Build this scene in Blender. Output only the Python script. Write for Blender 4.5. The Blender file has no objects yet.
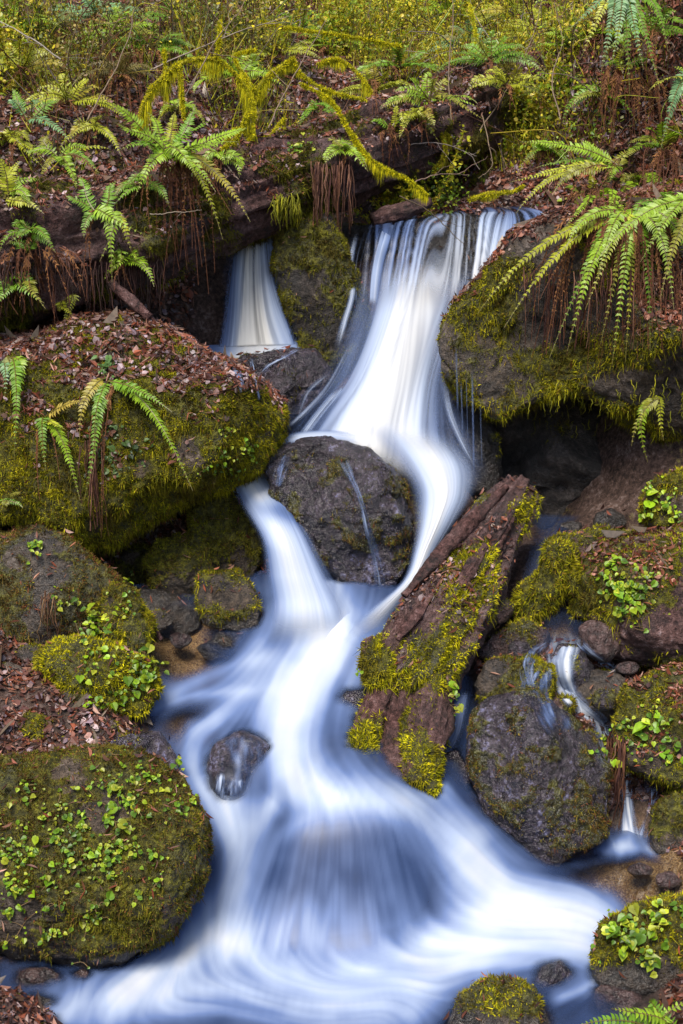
import bpy, bmesh, math, random
import numpy as np
from mathutils import Vector
from mathutils.bvhtree import BVHTree

random.seed(7)
RNG = np.random.default_rng(7)
scene = bpy.context.scene
COL = scene.collection

# ------------------------------------------------------------------ camera geometry
FPX, W, H = 1407.0, 683, 1024
CAM = np.array([0.0, 0.0, 3.0])
PITCH = math.radians(-14.0)
FW = np.array([0, math.cos(PITCH), math.sin(PITCH)])
UP = np.array([0, -math.sin(PITCH), math.cos(PITCH)])
RT = np.array([1.0, 0, 0])


def ray(px, py):
    return FW + (px - 341.5) / FPX * RT + (512.0 - py) / FPX * UP


def P(px, py, Y):
    d = ray(px, py)
    return CAM + d * (Y / d[1])


def PZ(px, py, z):
    d = ray(px, py)
    return CAM + d * ((z - CAM[2]) / d[2])


def proj(p):
    v = p - CAM
    zc = v @ FW
    return 341.5 + FPX * (v @ RT) / zc, 512 - FPX * (v @ UP) / zc, zc


# ------------------------------------------------------------------ numpy noise
_perm = np.random.default_rng(3).permutation(256)
_perm = np.concatenate([_perm, _perm, _perm])
_grad = np.random.default_rng(4).normal(size=(256, 3))
_grad /= np.linalg.norm(_grad, axis=1)[:, None]


def noise(p):
    p = np.asarray(p, float)
    i = np.floor(p).astype(int)
    f = p - i
    u = f * f * f * (f * (f * 6 - 15) + 10)
    i &= 255
    out = 0
    for dx in (0, 1):
        wx = u[:, 0] if dx else 1 - u[:, 0]
        for dy in (0, 1):
            wy = u[:, 1] if dy else 1 - u[:, 1]
            for dz in (0, 1):
                wz = u[:, 2] if dz else 1 - u[:, 2]
                h = _perm[_perm[_perm[(i[:, 0] + dx) & 255] + ((i[:, 1] + dy) & 255)] + ((i[:, 2] + dz) & 255)]
                g = _grad[h]
                out = out + wx * wy * wz * (g[:, 0] * (f[:, 0] - dx) + g[:, 1] * (f[:, 1] - dy) + g[:, 2] * (f[:, 2] - dz))
    return out * 1.6


def fbm(p, oct=4, gain=.5):
    a, s, out = 1.0, 1.0, 0
    for k in range(oct):
        out = out + a * noise(p * s + 17.3 * k)
        a *= gain
        s *= 2.03
    return out


def sstep(a, b, x):
    t = np.clip((x - a) / (b - a), 0, 1)
    return t * t * (3 - 2 * t)


def catmull(pts, n):
    pts = np.asarray(pts, float)
    if len(pts) == 2:
        t = np.linspace(0, 1, n)[:, None]
        return pts[0] * (1 - t) + pts[1] * t
    q = np.vstack([2 * pts[0] - pts[1], pts, 2 * pts[-1] - pts[-2]])
    seg = np.linspace(0, len(pts) - 1 - 1e-9, n)
    k = seg.astype(int)
    t = (seg - k)[:, None]
    a, b, c, d = q[k], q[k + 1], q[k + 2], q[k + 3]
    return .5 * (2 * b + (c - a) * t + (2 * a - 5 * b + 4 * c - d) * t * t + (3 * b - a - 3 * c + d) * t ** 3)


# ------------------------------------------------------------------ mesh helpers
def mesh(name, V, F, mat=None, parent=None, smooth=True, attrs=None, col=None, uv=None):
    """V (n,3); F (m,k) array, or a list of such arrays."""
    me = bpy.data.meshes.new(name)
    V = np.ascontiguousarray(V, np.float32)
    Fs = F if isinstance(F, list) else [F]
    Fs = [np.asarray(f, np.int32) for f in Fs if len(f)]
    me.vertices.add(len(V))
    me.vertices.foreach_set('co', V.ravel())
    loops = np.concatenate([f.ravel() for f in Fs])
    tot = np.concatenate([np.full(len(f), f.shape[1], np.int32) for f in Fs])
    start = np.concatenate([[0], np.cumsum(tot)[:-1]]).astype(np.int32)
    me.loops.add(len(loops))
    me.loops.foreach_set('vertex_index', loops)
    me.polygons.add(len(tot))
    me.polygons.foreach_set('loop_start', start)
    me.polygons.foreach_set('use_smooth', np.full(len(tot), smooth, bool))
    for k, v in (attrs or {}).items():
        a = me.attributes.new(k, 'FLOAT', 'POINT')
        a.data.foreach_set('value', np.ascontiguousarray(v, np.float32))
    if col is not None:
        a = me.attributes.new('Col', 'FLOAT_COLOR', 'POINT')
        c = np.ones((len(V), 4), np.float32)
        c[:, :3] = col
        a.data.foreach_set('color', c.ravel())
    me.update(calc_edges=True)
    me.validate()
    o = bpy.data.objects.new(name, me)
    COL.objects.link(o)
    if mat is not None:
        me.materials.append(mat)
    if parent is not None:
        o.parent = parent
        o.matrix_parent_inverse = parent.matrix_basis.inverted()
    return o


def tag(o, label, cat=None, group=None, kind=None):
    o['label'] = label
    if cat:
        o['category'] = cat
    if group:
        o['group'] = group
    if kind:
        o['kind'] = kind
    return o


def empty(name, loc):
    o = bpy.data.objects.new(name, None)
    COL.objects.link(o)
    o.location = loc
    o.empty_display_size = .1
    return o


def vnormals(V, T):
    n = np.cross(V[T[:, 1]] - V[T[:, 0]], V[T[:, 2]] - V[T[:, 0]])
    out = np.zeros_like(V)
    for k in range(3):
        np.add.at(out, T[:, k], n)
    return out / (np.linalg.norm(out, axis=1)[:, None] + 1e-12)


def tris(F):
    return F if F.shape[1] == 3 else np.vstack([F[:, [0, 1, 2]], F[:, [0, 2, 3]]])


class Buf:
    """collects pieces with vertex colours, built as one mesh"""
    def __init__(s):
        s.V, s.T, s.Q, s.C, s.n = [], [], [], [], 0

    def add(s, V, F, col):
        V = np.asarray(V, float).reshape(-1, 3)
        F = np.asarray(F, int)
        (s.T if F.shape[1] == 3 else s.Q).append(F + s.n)
        c = np.asarray(col, float)
        s.C.append(np.broadcast_to(c, (len(V), 3)).copy() if c.ndim == 1 else c)
        s.V.append(V)
        s.n += len(V)

    def build(s, name, mat, parent=None, smooth=False):
        Fs = []
        if s.T: Fs.append(np.vstack(s.T))
        if s.Q: Fs.append(np.vstack(s.Q))
        return mesh(name, np.vstack(s.V), Fs, mat, parent, smooth, col=np.vstack(s.C))


def tube(pts, rad, sides=6, cap=True):
    pts = np.asarray(pts, float)
    n = len(pts)
    rad = np.broadcast_to(np.asarray(rad, float), (n,))
    tan = np.gradient(pts, axis=0)
    tan /= np.linalg.norm(tan, axis=1)[:, None] + 1e-9
    ref = np.array([0, 0, 1.0]) if abs(tan[0][2]) < .9 else np.array([1.0, 0, 0])
    a = np.zeros((n, 3))
    prev = ref
    for i in range(n):
        v = prev - tan[i] * (prev @ tan[i])
        v /= np.linalg.norm(v) + 1e-9
        a[i] = v
        prev = v
    b = np.cross(tan, a)
    th = np.linspace(0, 2 * math.pi, sides, endpoint=False)
    ring = a[:, None] * np.cos(th)[None, :, None] + b[:, None] * np.sin(th)[None, :, None]
    V = (pts[:, None] + ring * rad[:, None, None]).reshape(-1, 3)
    i = np.arange(n - 1)[:, None] * sides
    j = np.arange(sides)[None]
    k = (j + 1) % sides
    F = np.stack([i + j, i + k, i + sides + k, i + sides + j], -1).reshape(-1, 4)
    return V, F, tan, a, b


# ------------------------------------------------------------------ materials
def nt(name):
    m = bpy.data.materials.new(name)
    m.use_nodes = True
    n = m.node_tree
    n.nodes.clear()
    return m, n, n.nodes, n.links


def attr(N, name, typ='GEOMETRY'):
    a = N.new('ShaderNodeAttribute')
    a.attribute_name = name
    return a


def ramp(N, stops, interp='LINEAR'):
    r = N.new('ShaderNodeValToRGB')
    r.color_ramp.interpolation = interp
    e = r.color_ramp.elements
    while len(e) < len(stops): e.new(.5)
    for k, (p, c) in enumerate(stops):
        e[k].position = p
        e[k].color = (*c, 1)
    return r


def mat_veg(name, rough=.6, trans=.3, spec=.3):
    m, n, N, L = nt(name)
    out = N.new('ShaderNodeOutputMaterial')
    a = attr(N, 'Col')
    tc = N.new('ShaderNodeTexCoord')
    nz = N.new('ShaderNodeTexNoise')
    nz.inputs['Scale'].default_value = 45
    nz.inputs['Detail'].default_value = 3
    L.new(tc.outputs['Object'], nz.inputs['Vector'])
    mr = N.new('ShaderNodeMapRange')
    mr.inputs[1].default_value, mr.inputs[2].default_value = .3, .7
    mr.inputs[3].default_value, mr.inputs[4].default_value = .72, 1.25
    L.new(nz.outputs['Fac'], mr.inputs[0])
    vm = N.new('ShaderNodeVectorMath')
    vm.operation = 'SCALE'
    L.new(a.outputs['Color'], vm.inputs[0])
    L.new(mr.outputs[0], vm.inputs['Scale'])
    p = N.new('ShaderNodeBsdfPrincipled')
    p.inputs['Roughness'].default_value = rough
    p.inputs['Specular IOR Level'].default_value = spec
    L.new(vm.outputs[0], p.inputs['Base Color'])
    if trans > 0:
        t = N.new('ShaderNodeBsdfTranslucent')
        L.new(vm.outputs[0], t.inputs['Color'])
        mx = N.new('ShaderNodeMixShader')
        mx.inputs[0].default_value = trans
        L.new(p.outputs[0], mx.inputs[1])
        L.new(t.outputs[0], mx.inputs[2])
        L.new(mx.outputs[0], out.inputs[0])
    else:
        L.new(p.outputs[0], out.inputs[0])
    return m


def mat_ground_like(name, stops, amber=False, wetrough=.28, dryrough=.85, scale=3.5, stretch=(1, 1, 1), bump=.9):
    """stone, earth or bark: colour from noise, moss film where the moss attribute says so, gloss where wet"""
    m, n, N, L = nt(name)
    out = N.new('ShaderNodeOutputMaterial')
    tc = N.new('ShaderNodeTexCoord')
    mp = N.new('ShaderNodeMapping')
    mp.inputs['Scale'].default_value = stretch
    L.new(tc.outputs['Object'], mp.inputs[0])

    def nz(s, d=6, r=.6):
        t = N.new('ShaderNodeTexNoise')
        t.inputs['Scale'].default_value = s
        t.inputs['Detail'].default_value = d
        t.inputs['Roughness'].default_value = r
        L.new(mp.outputs[0], t.inputs['Vector'])
        return t
    n1, n2, n3 = nz(scale, 8, .68), nz(scale * 9, 5, .7), nz(scale * 30, 3, .6)
    add = N.new('ShaderNodeMath')
    add.operation = 'MULTIPLY_ADD'
    add.inputs[1].default_value = .55
    L.new(n2.outputs['Fac'], add.inputs[0])
    sc = N.new('ShaderNodeMath')
    sc.operation = 'MULTIPLY'
    sc.inputs[1].default_value = .45
    L.new(n1.outputs['Fac'], sc.inputs[0])
    L.new(sc.outputs[0], add.inputs[2])
    cr = ramp(N, stops)
    L.new(add.outputs[0], cr.inputs[0])
    mossc = ramp(N, [(.36, (.016, .016, .003)), (.5, (.065, .060, .008)), (.62, (.16, .15, .012))])
    L.new(n2.outputs['Fac'], mossc.inputs[0])
    am = attr(N, 'moss')
    madd = N.new('ShaderNodeMath')
    madd.operation = 'ADD'
    L.new(am.outputs['Fac'], madd.inputs[0])
    m3 = N.new('ShaderNodeMapRange')
    m3.inputs[3].default_value, m3.inputs[4].default_value = -.5, .5
    L.new(n2.outputs['Fac'], m3.inputs[0])
    L.new(m3.outputs[0], madd.inputs[1])
    mm = N.new('ShaderNodeMapRange')
    mm.interpolation_type = 'SMOOTHSTEP'
    mm.inputs[1].default_value, mm.inputs[2].default_value = .3, .6
    L.new(madd.outputs[0], mm.inputs[0])
    mix = N.new('ShaderNodeMixRGB')
    L.new(mm.outputs[0], mix.inputs[0])
    L.new(cr.outputs[0], mix.inputs[1])
    L.new(mossc.outputs[0], mix.inputs[2])
    p = N.new('ShaderNodeBsdfPrincipled')
    if amber:
        aa = attr(N, 'gravel')
        gr = ramp(N, [(.4, (.13, .06, .016)), (.5, (.36, .19, .055)), (.6, (.58, .38, .16))])
        L.new(n3.outputs['Fac'], gr.inputs[0])
        mg = N.new('ShaderNodeMixRGB')
        L.new(aa.outputs['Fac'], mg.inputs[0])
        L.new(mix.outputs[0], mg.inputs[1])
        L.new(gr.outputs[0], mg.inputs[2])
        mix = mg
    aw = attr(N, 'wet')
    dk = N.new('ShaderNodeMapRange')      # wet stone is darker than dry stone
    dk.inputs[3].default_value, dk.inputs[4].default_value = 1.1, .55
    L.new(aw.outputs['Fac'], dk.inputs[0])
    dm = N.new('ShaderNodeVectorMath')
    dm.operation = 'SCALE'
    L.new(mix.outputs[0], dm.inputs[0])
    L.new(dk.outputs[0], dm.inputs['Scale'])
    L.new(dm.outputs[0], p.inputs['Base Color'])
    rr = N.new('ShaderNodeMapRange')
    rr.inputs[3].default_value, rr.inputs[4].default_value = dryrough, wetrough
    L.new(aw.outputs['Fac'], rr.inputs[0])
    L.new(rr.outputs[0], p.inputs['Roughness'])
    sp = N.new('ShaderNodeMapRange')
    sp.inputs[3].default_value, sp.inputs[4].default_value = .25, 1.0
    L.new(aw.outputs['Fac'], sp.inputs[0])
    L.new(sp.outputs[0], p.inputs['Specular IOR Level'])
    b1 = N.new('ShaderNodeBump')
    b1.inputs['Strength'].default_value = bump
    b1.inputs['Distance'].default_value = .05
    L.new(n2.outputs['Fac'], b1.inputs['Height'])
    b2 = N.new('ShaderNodeBump')
    b2.inputs['Strength'].default_value = bump
    b2.inputs['Distance'].default_value = .012
    L.new(n3.outputs['Fac'], b2.inputs['Height'])
    L.new(b1.outputs[0], b2.inputs['Normal'])
    L.new(b2.outputs[0], p.inputs['Normal'])
    L.new(p.outputs[0], out.inputs[0])
    return m


def mat_water():
    m, n, N, L = nt('water')
    out = N.new('ShaderNodeOutputMaterial')
    f, a = attr(N, 'foam'), attr(N, 'alpha')
    cr = ramp(N, [(0, (.010, .013, .022)), (.22, (.028, .048, .115)), (.45, (.105, .155, .30)), (.7, (.285, .345, .47)), (.9, (.47, .49, .525)), (1, (.575, .56, .525))])  # blue lower stops paint the reflected open sky into the water colour
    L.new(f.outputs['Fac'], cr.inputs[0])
    p = N.new('ShaderNodeBsdfPrincipled')
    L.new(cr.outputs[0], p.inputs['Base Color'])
    rr = N.new('ShaderNodeMapRange')
    rr.inputs[3].default_value, rr.inputs[4].default_value = .22, .7
    L.new(f.outputs['Fac'], rr.inputs[0])
    L.new(rr.outputs[0], p.inputs['Roughness'])
    p.inputs['Specular IOR Level'].default_value = .5
    p.inputs['IOR'].default_value = 1.33
    L.new(a.outputs['Fac'], p.inputs['Alpha'])
    L.new(p.outputs[0], out.inputs[0])
    return m


M_ROCK = mat_ground_like('rock', [(.38, (.012, .010, .009)), (.46, (.05, .038, .030)), (.54, (.105, .075, .052)), (.65, (.24, .19, .165))])
M_DARK = mat_ground_like('dark_rock', [(.38, (.006, .005, .005)), (.47, (.022, .017, .014)), (.55, (.055, .042, .035)), (.64, (.14, .115, .105))])
M_WETR = mat_ground_like('wet_rock_sheen_tint', [(.38, (.010, .008, .011)), (.47, (.038, .028, .038)), (.55, (.10, .072, .09)), (.63, (.34, .33, .54))], wetrough=.16)  # blue-violet top stop paints the wet film's sky sheen into the rock colour
M_RED = mat_ground_like('red_rock', [(.38, (.016, .009, .009)), (.46, (.065, .033, .030)), (.54, (.16, .085, .075)), (.63, (.34, .25, .25))])
M_EARTH = mat_ground_like('earth', [(.38, (.014, .008, .006)), (.46, (.05, .028, .02)), (.54, (.11, .065, .05)), (.63, (.22, .16, .14))], amber=True, scale=5)
M_BARK = mat_ground_like('bark', [(.38, (.010, .005, .004)), (.46, (.055, .024, .020)), (.54, (.13, .062, .055)), (.63, (.27, .17, .16))], scale=4)
M_MOSS = mat_veg('moss', .8, .25, .1)
M_LEAF = mat_veg('leaf', .42, .3, .45)
M_DEAD = mat_veg('dead_leaf', .75, .15, .2)
M_WOOD = mat_veg('twig_bark', .8, 0, .2)
M_LITTER = mat_veg('leaf_litter', .45, .08, .45)
M_WATER = mat_water()

# ------------------------------------------------------------------ palettes (linear base colours)
def A3(*c): return np.array(c, float)
PAL_MOSS = [A3(.42, .37, .012), A3(.29, .27, .010), A3(.15, .16, .010), A3(.08, .085, .010), A3(.19, .12, .02)]
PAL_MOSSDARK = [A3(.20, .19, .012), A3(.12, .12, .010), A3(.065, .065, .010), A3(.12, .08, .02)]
PAL_MOSSBRT = [A3(.60, .52, .012), A3(.45, .41, .012), A3(.26, .27, .01), A3(.15, .14, .01)]
PAL_LITTER = [A3(.15, .06, .042), A3(.09, .036, .028), A3(.25, .14, .115), A3(.34, .25, .25), A3(.20, .055, .025), A3(.05, .022, .020), A3(.20, .14, .16), A3(.06, .03, .025), A3(.12, .065, .04)]
PAL_RED = [A3(.19, .052, .025), A3(.11, .034, .018), A3(.25, .09, .05), A3(.06, .022, .016), A3(.28, .14, .09)]
BR_ = [A3(.16, .10, .06), A3(.09, .05, .035), A3(.24, .18, .13)]
PAL_RUST = [A3(.17, .11, .025), A3(.12, .10, .018), A3(.19, .065, .03), A3(.07, .055, .018), A3(.20, .17, .02)]
PAL_YG = [A3(.61, .50, .02), A3(.54, .50, .02), A3(.30, .42, .02), A3(.55, .42, .04), A3(.20, .25, .02), A3(.42, .42, .02)]
PAL_OLIVE = [A3(.24, .21, .02), A3(.14, .14, .015), A3(.30, .21, .03), A3(.18, .09, .03), A3(.09, .10, .015), A3(.16, .20, .02)]


def pick(pal, n, rng=RNG, jit=.25):
    pal = np.array(pal)
    c = pal[rng.integers(0, len(pal), n)]
    return c * (1 + rng.uniform(-jit, jit, (n, 1)))


# ------------------------------------------------------------------ solids registry
SOLIDS = []     # (V, T) of every solid body, for placing plants and wetting water edges
_bvh = [None, 0]


def register(V, T):
    SOLIDS.append((np.asarray(V, float), np.asarray(T, int)))


def bvh():
    if _bvh[1] != len(SOLIDS):
        Vs, Ts, n = [], [], 0
        for V, T in SOLIDS:
            Vs.append(V)
            Ts.append(T + n)
            n += len(V)
        _bvh[0] = BVHTree.FromPolygons(np.vstack(Vs).tolist(), np.vstack(Ts).tolist())
        _bvh[1] = len(SOLIDS)
    return _bvh[0]


def hit(px, py, Y=None):
    """the solid surface seen at that pixel, as point and normal"""
    d = Vector(ray(px, py)).normalized()
    loc, nor, _, _ = bvh().ray_cast(Vector(CAM), d, 40)
    if loc is None:
        return P(px, py, Y or 8.0), np.array([0, -.5, .8])
    n = np.array(nor)
    if n @ np.array(d) > 0: n = -n
    return np.array(loc), n


# ------------------------------------------------------------------ scatter
def sample(V, T, w, n, rng=RNG):
    a = V[T[:, 1]] - V[T[:, 0]]
    b = V[T[:, 2]] - V[T[:, 0]]
    area = np.linalg.norm(np.cross(a, b), axis=1) * .5
    ww = area * w
    tot = ww.sum()
    if tot <= 0 or n < 1: return None
    k = rng.choice(len(T), n, p=ww / tot)
    r1, r2 = rng.random(n), rng.random(n)
    s = np.sqrt(r1)
    bc = np.stack([1 - s, s * (1 - r2), s * r2], 1)
    return k, bc, (V[T[k]] * bc[:, :, None]).sum(1)


def unit(v): return v / (np.linalg.norm(v, axis=-1, keepdims=True) + 1e-9)


def facing(V, T, N):
    c = V[T].mean(1)
    n = N[T].mean(1)
    return ((CAM - c) * n).sum(1) / np.linalg.norm(CAM - c, axis=1) > -.35


def blades(p, n, length, width, cols, buf, spread=.9, up=0., rng=RNG):
    m = len(p)
    d = unit(n + rng.normal(0, spread * .6, (m, 3)) + np.array([0, 0, up]))
    s = unit(np.cross(d, rng.normal(size=(m, 3))))
    L = (length * rng.uniform(.5, 1.35, m))[:, None]
    w = (width * rng.uniform(.6, 1.3, m))[:, None]
    b0 = p - n * .004
    V = np.stack([b0 + s * w, b0 - s * w, b0 + d * L], 1).reshape(-1, 3)
    F = np.arange(m * 3).reshape(-1, 3)
    buf.add(V, F, np.repeat(cols, 3, 0))


def moss_on(o, V, T, N, moss, dens, pal, length=.016, width=.0035, name='moss', droop=True, rng=RNG):
    """mossy tufts growing on a body: one part of it"""
    w = np.clip(moss[T].mean(1), 0, 1) * facing(V, T, N)
    dens = dens * 1.35
    a = np.linalg.norm(np.cross(V[T[:, 1]] - V[T[:, 0]], V[T[:, 2]] - V[T[:, 0]]), axis=1) * .5
    n = int((a * w).sum() * dens)
    if n < 20: return None
    k, bc, p = sample(V, T, w, n, rng)
    nn = unit((N[T[k]] * bc[:, :, None]).sum(1))
    c = pick(pal, n, rng)
    # species patches: colour drifts over the body
    dr = fbm(p * 6.0, 3)
    c = c * (1 + .62 * np.clip(dr * 1.3, -1, 1))[:, None]
    yel = sstep(.1, .6, fbm(p * 9.0 + 40, 2))[:, None]
    c = c * (1 - .5 * yel) + .5 * yel * np.array(pal[0]) * 1.15
    brn = sstep(.15, .6, fbm(p * 5.0 + 80, 3))[:, None]
    c = c * (1 - .6 * brn) + .6 * brn * A3(.085, .055, .018)
    L = length * (1 + .9 * np.clip(fbm(p * 14.0 + 9, 2), -.6, 1))
    buf = Buf()
    blades(p, nn, L, width, c, buf, rng=rng)
    if droop:      # strands that hang from steep and overhanging sides
        q = (nn[:, 2] < .35) & (rng.random(n) < .16)
        if q.sum() > 5:
            blades(p[q], unit(nn[q] * .35 + np.array([0, 0, -1.])), L[q] * 2.2, width * .7, c[q] * .8, buf, spread=.35, rng=rng)
    return buf.build(name, M_MOSS, o)


def litter_pieces(p, n, size, cols, buf, rng=RNG, thin=1., lift=.006):
    m = len(p)
    nn = unit(n + rng.normal(0, .33, (m, 3)))
    d = unit(np.cross(nn, rng.normal(size=(m, 3))))
    s = np.cross(nn, d)
    L = (size * rng.uniform(.5, 1.4, m))[:, None]
    w = L * rng.uniform(.22, .5, (m, 1)) * thin
    b = p + n * (lift + rng.uniform(0, .012, (m, 1)))
    cu = nn * L * rng.uniform(-.1, .3, (m, 1))
    V = np.stack([b - d * L * .5 + cu, b - d * L * .1 + s * w, b + d * L * .25 + s * w * .8, b + d * L * .55 + cu, b + d * L * .2 - s * w * .9, b - d * L * .15 - s * w * .8], 1).reshape(-1, 3)
    F = (np.arange(m)[:, None] * 6 + np.arange(6)[None])
    F = np.vstack([F[:, [0, 1, 2, 3]], F[:, [0, 3, 4, 5]]])
    buf.add(V, F, np.repeat(cols, 6, 0))


def litter_on(V, T, N, w, dens, pal, buf, size=.03, thin=1., rng=RNG):
    if thin == 1. and dens > 2000 and size < .03:      # whole leaves and a few sticks among the crumbs
        litter_on(V, T, N, w, 160, pal, buf, size * 1.6, .999, rng)
        litter_on(V, T, N, w, 60, BR_, buf, .12, .07, rng)
        cp = V[T].mean(1)
        w = w * (.25 + .75 * sstep(-.3, .35, fbm(cp * 7 + 31, 3)))
    a = np.linalg.norm(np.cross(V[T[:, 1]] - V[T[:, 0]], V[T[:, 2]] - V[T[:, 0]]), axis=1) * .5
    w = w * facing(V, T, N)
    n = int((a * w).sum() * dens)
    if n < 3: return
    k, bc, p = sample(V, T, w, n, rng)
    nn = unit((N[T[k]] * bc[:, :, None]).sum(1))
    c = pick(pal, n, rng) * (.85 + .6 * np.clip(fbm(p * 5, 3), -1, 1))[:, None]
    litter_pieces(p, nn, size, c, buf, rng, thin)


# ------------------------------------------------------------------ water levels (pixel, height) and ground
WATER = [(340, 1040, -.02), (100, 1030, -.02), (560, 1030, 0), (250, 965, .03), (400, 965, .03), (120, 985, .01), (330, 935, .08), (420, 930, .08),
         (340, 806, .50), (290, 835, .40), (400, 830, .42), (215, 850, .24), (232, 925, .08), (470, 850, .30), (490, 905, .13), (600, 925, .09), (640, 880, .11),
         (690, 905, .10), (300, 750, .58), (170, 740, .50), (200, 800, .38), (420, 790, .46), (180, 690, .65), (300, 690, .71), (330, 640, .86),
         (230, 645, .78), (375, 640, .86), (370, 700, .66), (440, 760, .5), (455, 700, .62), (150, 660, .73), (590, 860, .12)]
WPTS = np.array([PZ(*w) for w in WATER])


def tps_fit(xy, z, lam=0.):
    n = len(xy)
    r = np.linalg.norm(xy[:, None] - xy[None], axis=2)
    K = np.where(r > 0, r * r * np.log(r + 1e-12), 0) + lam * np.eye(n)
    Pm = np.hstack([np.ones((n, 1)), xy])
    A = np.block([[K, Pm], [Pm.T, np.zeros((3, 3))]])
    sol = np.linalg.solve(A, np.concatenate([z, np.zeros(3)]))

    def f(q):
        out = np.empty(len(q))
        for s in range(0, len(q), 20000):
            qq = q[s:s + 20000]
            r = np.linalg.norm(qq[:, None] - xy[None], axis=2)
            out[s:s + 20000] = np.where(r > 0, r * r * np.log(r + 1e-12), 0) @ sol[:n] + sol[n] + qq @ sol[n + 1:]
        return out
    return f


water_z = tps_fit(WPTS[:, :2], WPTS[:, 2], .002)

G = [P(*g) for g in [
    # left bank
    (60, 560, 6.9), (150, 600, 6.9), (230, 560, 6.95), (30, 640, 6.25), (120, 640, 6.35),
    # behind and beneath the falls
    (260, 520, 7.0), (300, 560, 6.75), (340, 610, 6.5), (420, 540, 6.85), (440, 480, 7.1), (400, 430, 7.35), (400, 340, 7.85), (420, 290, 8.1), (250, 420, 7.9),
    (250, 350, 8.0), (255, 250, 8.4), (450, 214, 8.6), (450, 206, 9.0), (300, 215, 8.8), (520, 208, 8.7), (400, 215, 8.6),
    # right side
    (560, 508, 7.4), (620, 492, 8.0), (700, 495, 8.0), (500, 480, 7.6), (640, 440, 8.4), (560, 440, 8.3), (540, 560, 6.6), (550, 620, 6.35), (560, 660, 6.15), (590, 720, 5.95), (640, 800, 5.75), (500, 640, 6.3), (480, 700, 6.05),
    (690, 640, 6.4), (760, 600, 6.6), (690, 760, 6.0), (780, 760, 6.0),
    # upper banks and the hillside
    (60, 330, 7.4), (-60, 320, 7.3), (150, 320, 7.8), (20, 250, 7.7), (120, 200, 8.0), (0, 170, 8.0), (200, 170, 8.4), (100, 110, 8.5), (-40, 110, 8.4), (250, 120, 8.9), (330, 100, 9.3),
    (450, 100, 9.6), (430, 160, 9.4), (560, 110, 9.0), (600, 170, 8.2), (575, 200, 8.1), (690, 120, 7.9), (690, 190, 7.5), (780, 150, 7.4), (620, 60, 8.6), (690, 30, 8.4),
    (0, 0, 9.8), (200, 0, 10.4), (400, 0, 11.2), (550, 0, 10.6), (300, 50, 10.0), (480, 50, 10.3), (100, 50, 9.2), (690, -40, 9.0)]]
G += [PZ(*g) for g in [(0, 745, .60), (90, 745, .58), (30, 690, .74), (-60, 700, .85), (110, 700, .66), (20, 990, .10), (60, 1000, -.10), (110, 975, -.10), (150, 955, -.10), (185, 925, -.05), (20, 1024, -.08), (-80, 960, .3), (-80, 1060, .15), (120, 760, .52),
                       (700, 975, .12), (760, 940, .3), (720, 860, .2), (690, 830, .22), (800, 1000, .3), (640, 1010, .02), (700, 1060, .1)]]
G += [w - np.array([0, 0, .13]) for w in WPTS]
G += [np.array(g, float) for g in [(-6, 4, 1.6), (6, 4, 1.6), (-3.2, 5, 1.1), (3.2, 5, 1.0), (-6, 9, 4.6), (6, 9, 4.6), (0, 16, 7.5), (-8, 16, 8.5), (8, 16, 8.5), (0, 3, -.25), (0, 0, -.5), (-3, 1, .5), (3, 1, .5), (0, -6, -1.5),
                                   (-8, -6, 2.5), (8, -6, 2.5), (0, 24, 11), (-14, 10, 9), (14, 10, 9), (-14, -10, 5), (14, -10, 5), (0, -14, -2.5), (14, 24, 13), (-14, 24, 13)]]
G = np.array(G)
ground_z = tps_fit(G[:, :2], G[:, 2], .004)


def axis(lo, hi, step, far_lo, far_hi, n):
    a = np.arange(lo, hi, step)
    g = np.linspace(0, 1, n) ** 2
    return np.concatenate([(lo + (far_lo - lo) * g[1:])[::-1], a, a[-1] + (far_hi - a[-1]) * g[1:]])


def grid_faces(nx, ny):
    i = np.arange(nx - 1)[None]
    j = np.arange(ny - 1)[:, None]
    b = j * nx + i
    return np.stack([b, b + 1, b + nx + 1, b + nx], -1).reshape(-1, 4)


ax, ay = axis(-3.3, 3.3, .026, -14, 14, 14), axis(3.9, 12.2, .028, -12, 24, 14)
gx, gy = np.meshgrid(ax, ay)
gxy = np.stack([gx.ravel(), gy.ravel()], 1)
gz = ground_z(gxy)
gp3 = np.column_stack([gxy, gz])
rough = fbm(gp3 * 2.2, 5, .55)
GV = np.column_stack([gxy, gz + .05 * rough + .02 * fbm(gp3 * 11, 3)])
GF = grid_faces(len(ax), len(ay))
GT = tris(GF)
GN = vnormals(GV, GT)
_px, _py, _ = proj(np.where(GV[:, 1:2] > 1, GV, np.array([0, 5., 0])))
g_up = sstep(250, 150, _py) * (GV[:, 1] > 6.5)
g_moss = np.clip(.1 + .6 * fbm(GV * 1.6 + 5, 4) + .25 * g_up, 0, 1)
near_w = np.min(np.linalg.norm(gxy[:, None] - WPTS[None, :, :2], axis=2), axis=1) if len(gxy) < 2e5 else np.ones(len(gxy))
g_wet = sstep(.6, .1, near_w)
g_grav = np.zeros(len(GV))
for x_, y_, z_, r_ in [(655, 885, .1, .36), (620, 900, .1, .3), (180, 662, .72, .26), (170, 630, .76, .22), (192, 722, .52, .16), (560, 612, 1.0, .2), (690, 890, .1, .3)]:
    q_ = PZ(x_, y_, z_)
    g_grav = np.maximum(g_grav, np.exp(-((GV[:, 0] - q_[0]) ** 2 + (GV[:, 1] - q_[1]) ** 2) / r_ ** 2))
g_grav = sstep(.15, .6, g_grav)
ground = tag(mesh('ground', GV, GF, M_EARTH, attrs={'moss': g_moss * (1 - g_wet), 'wet': g_wet * .9 + .1, 'gravel': g_grav}), 'brown forest floor and stream bed of the ravine', kind='structure')
register(GV, GT)

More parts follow.
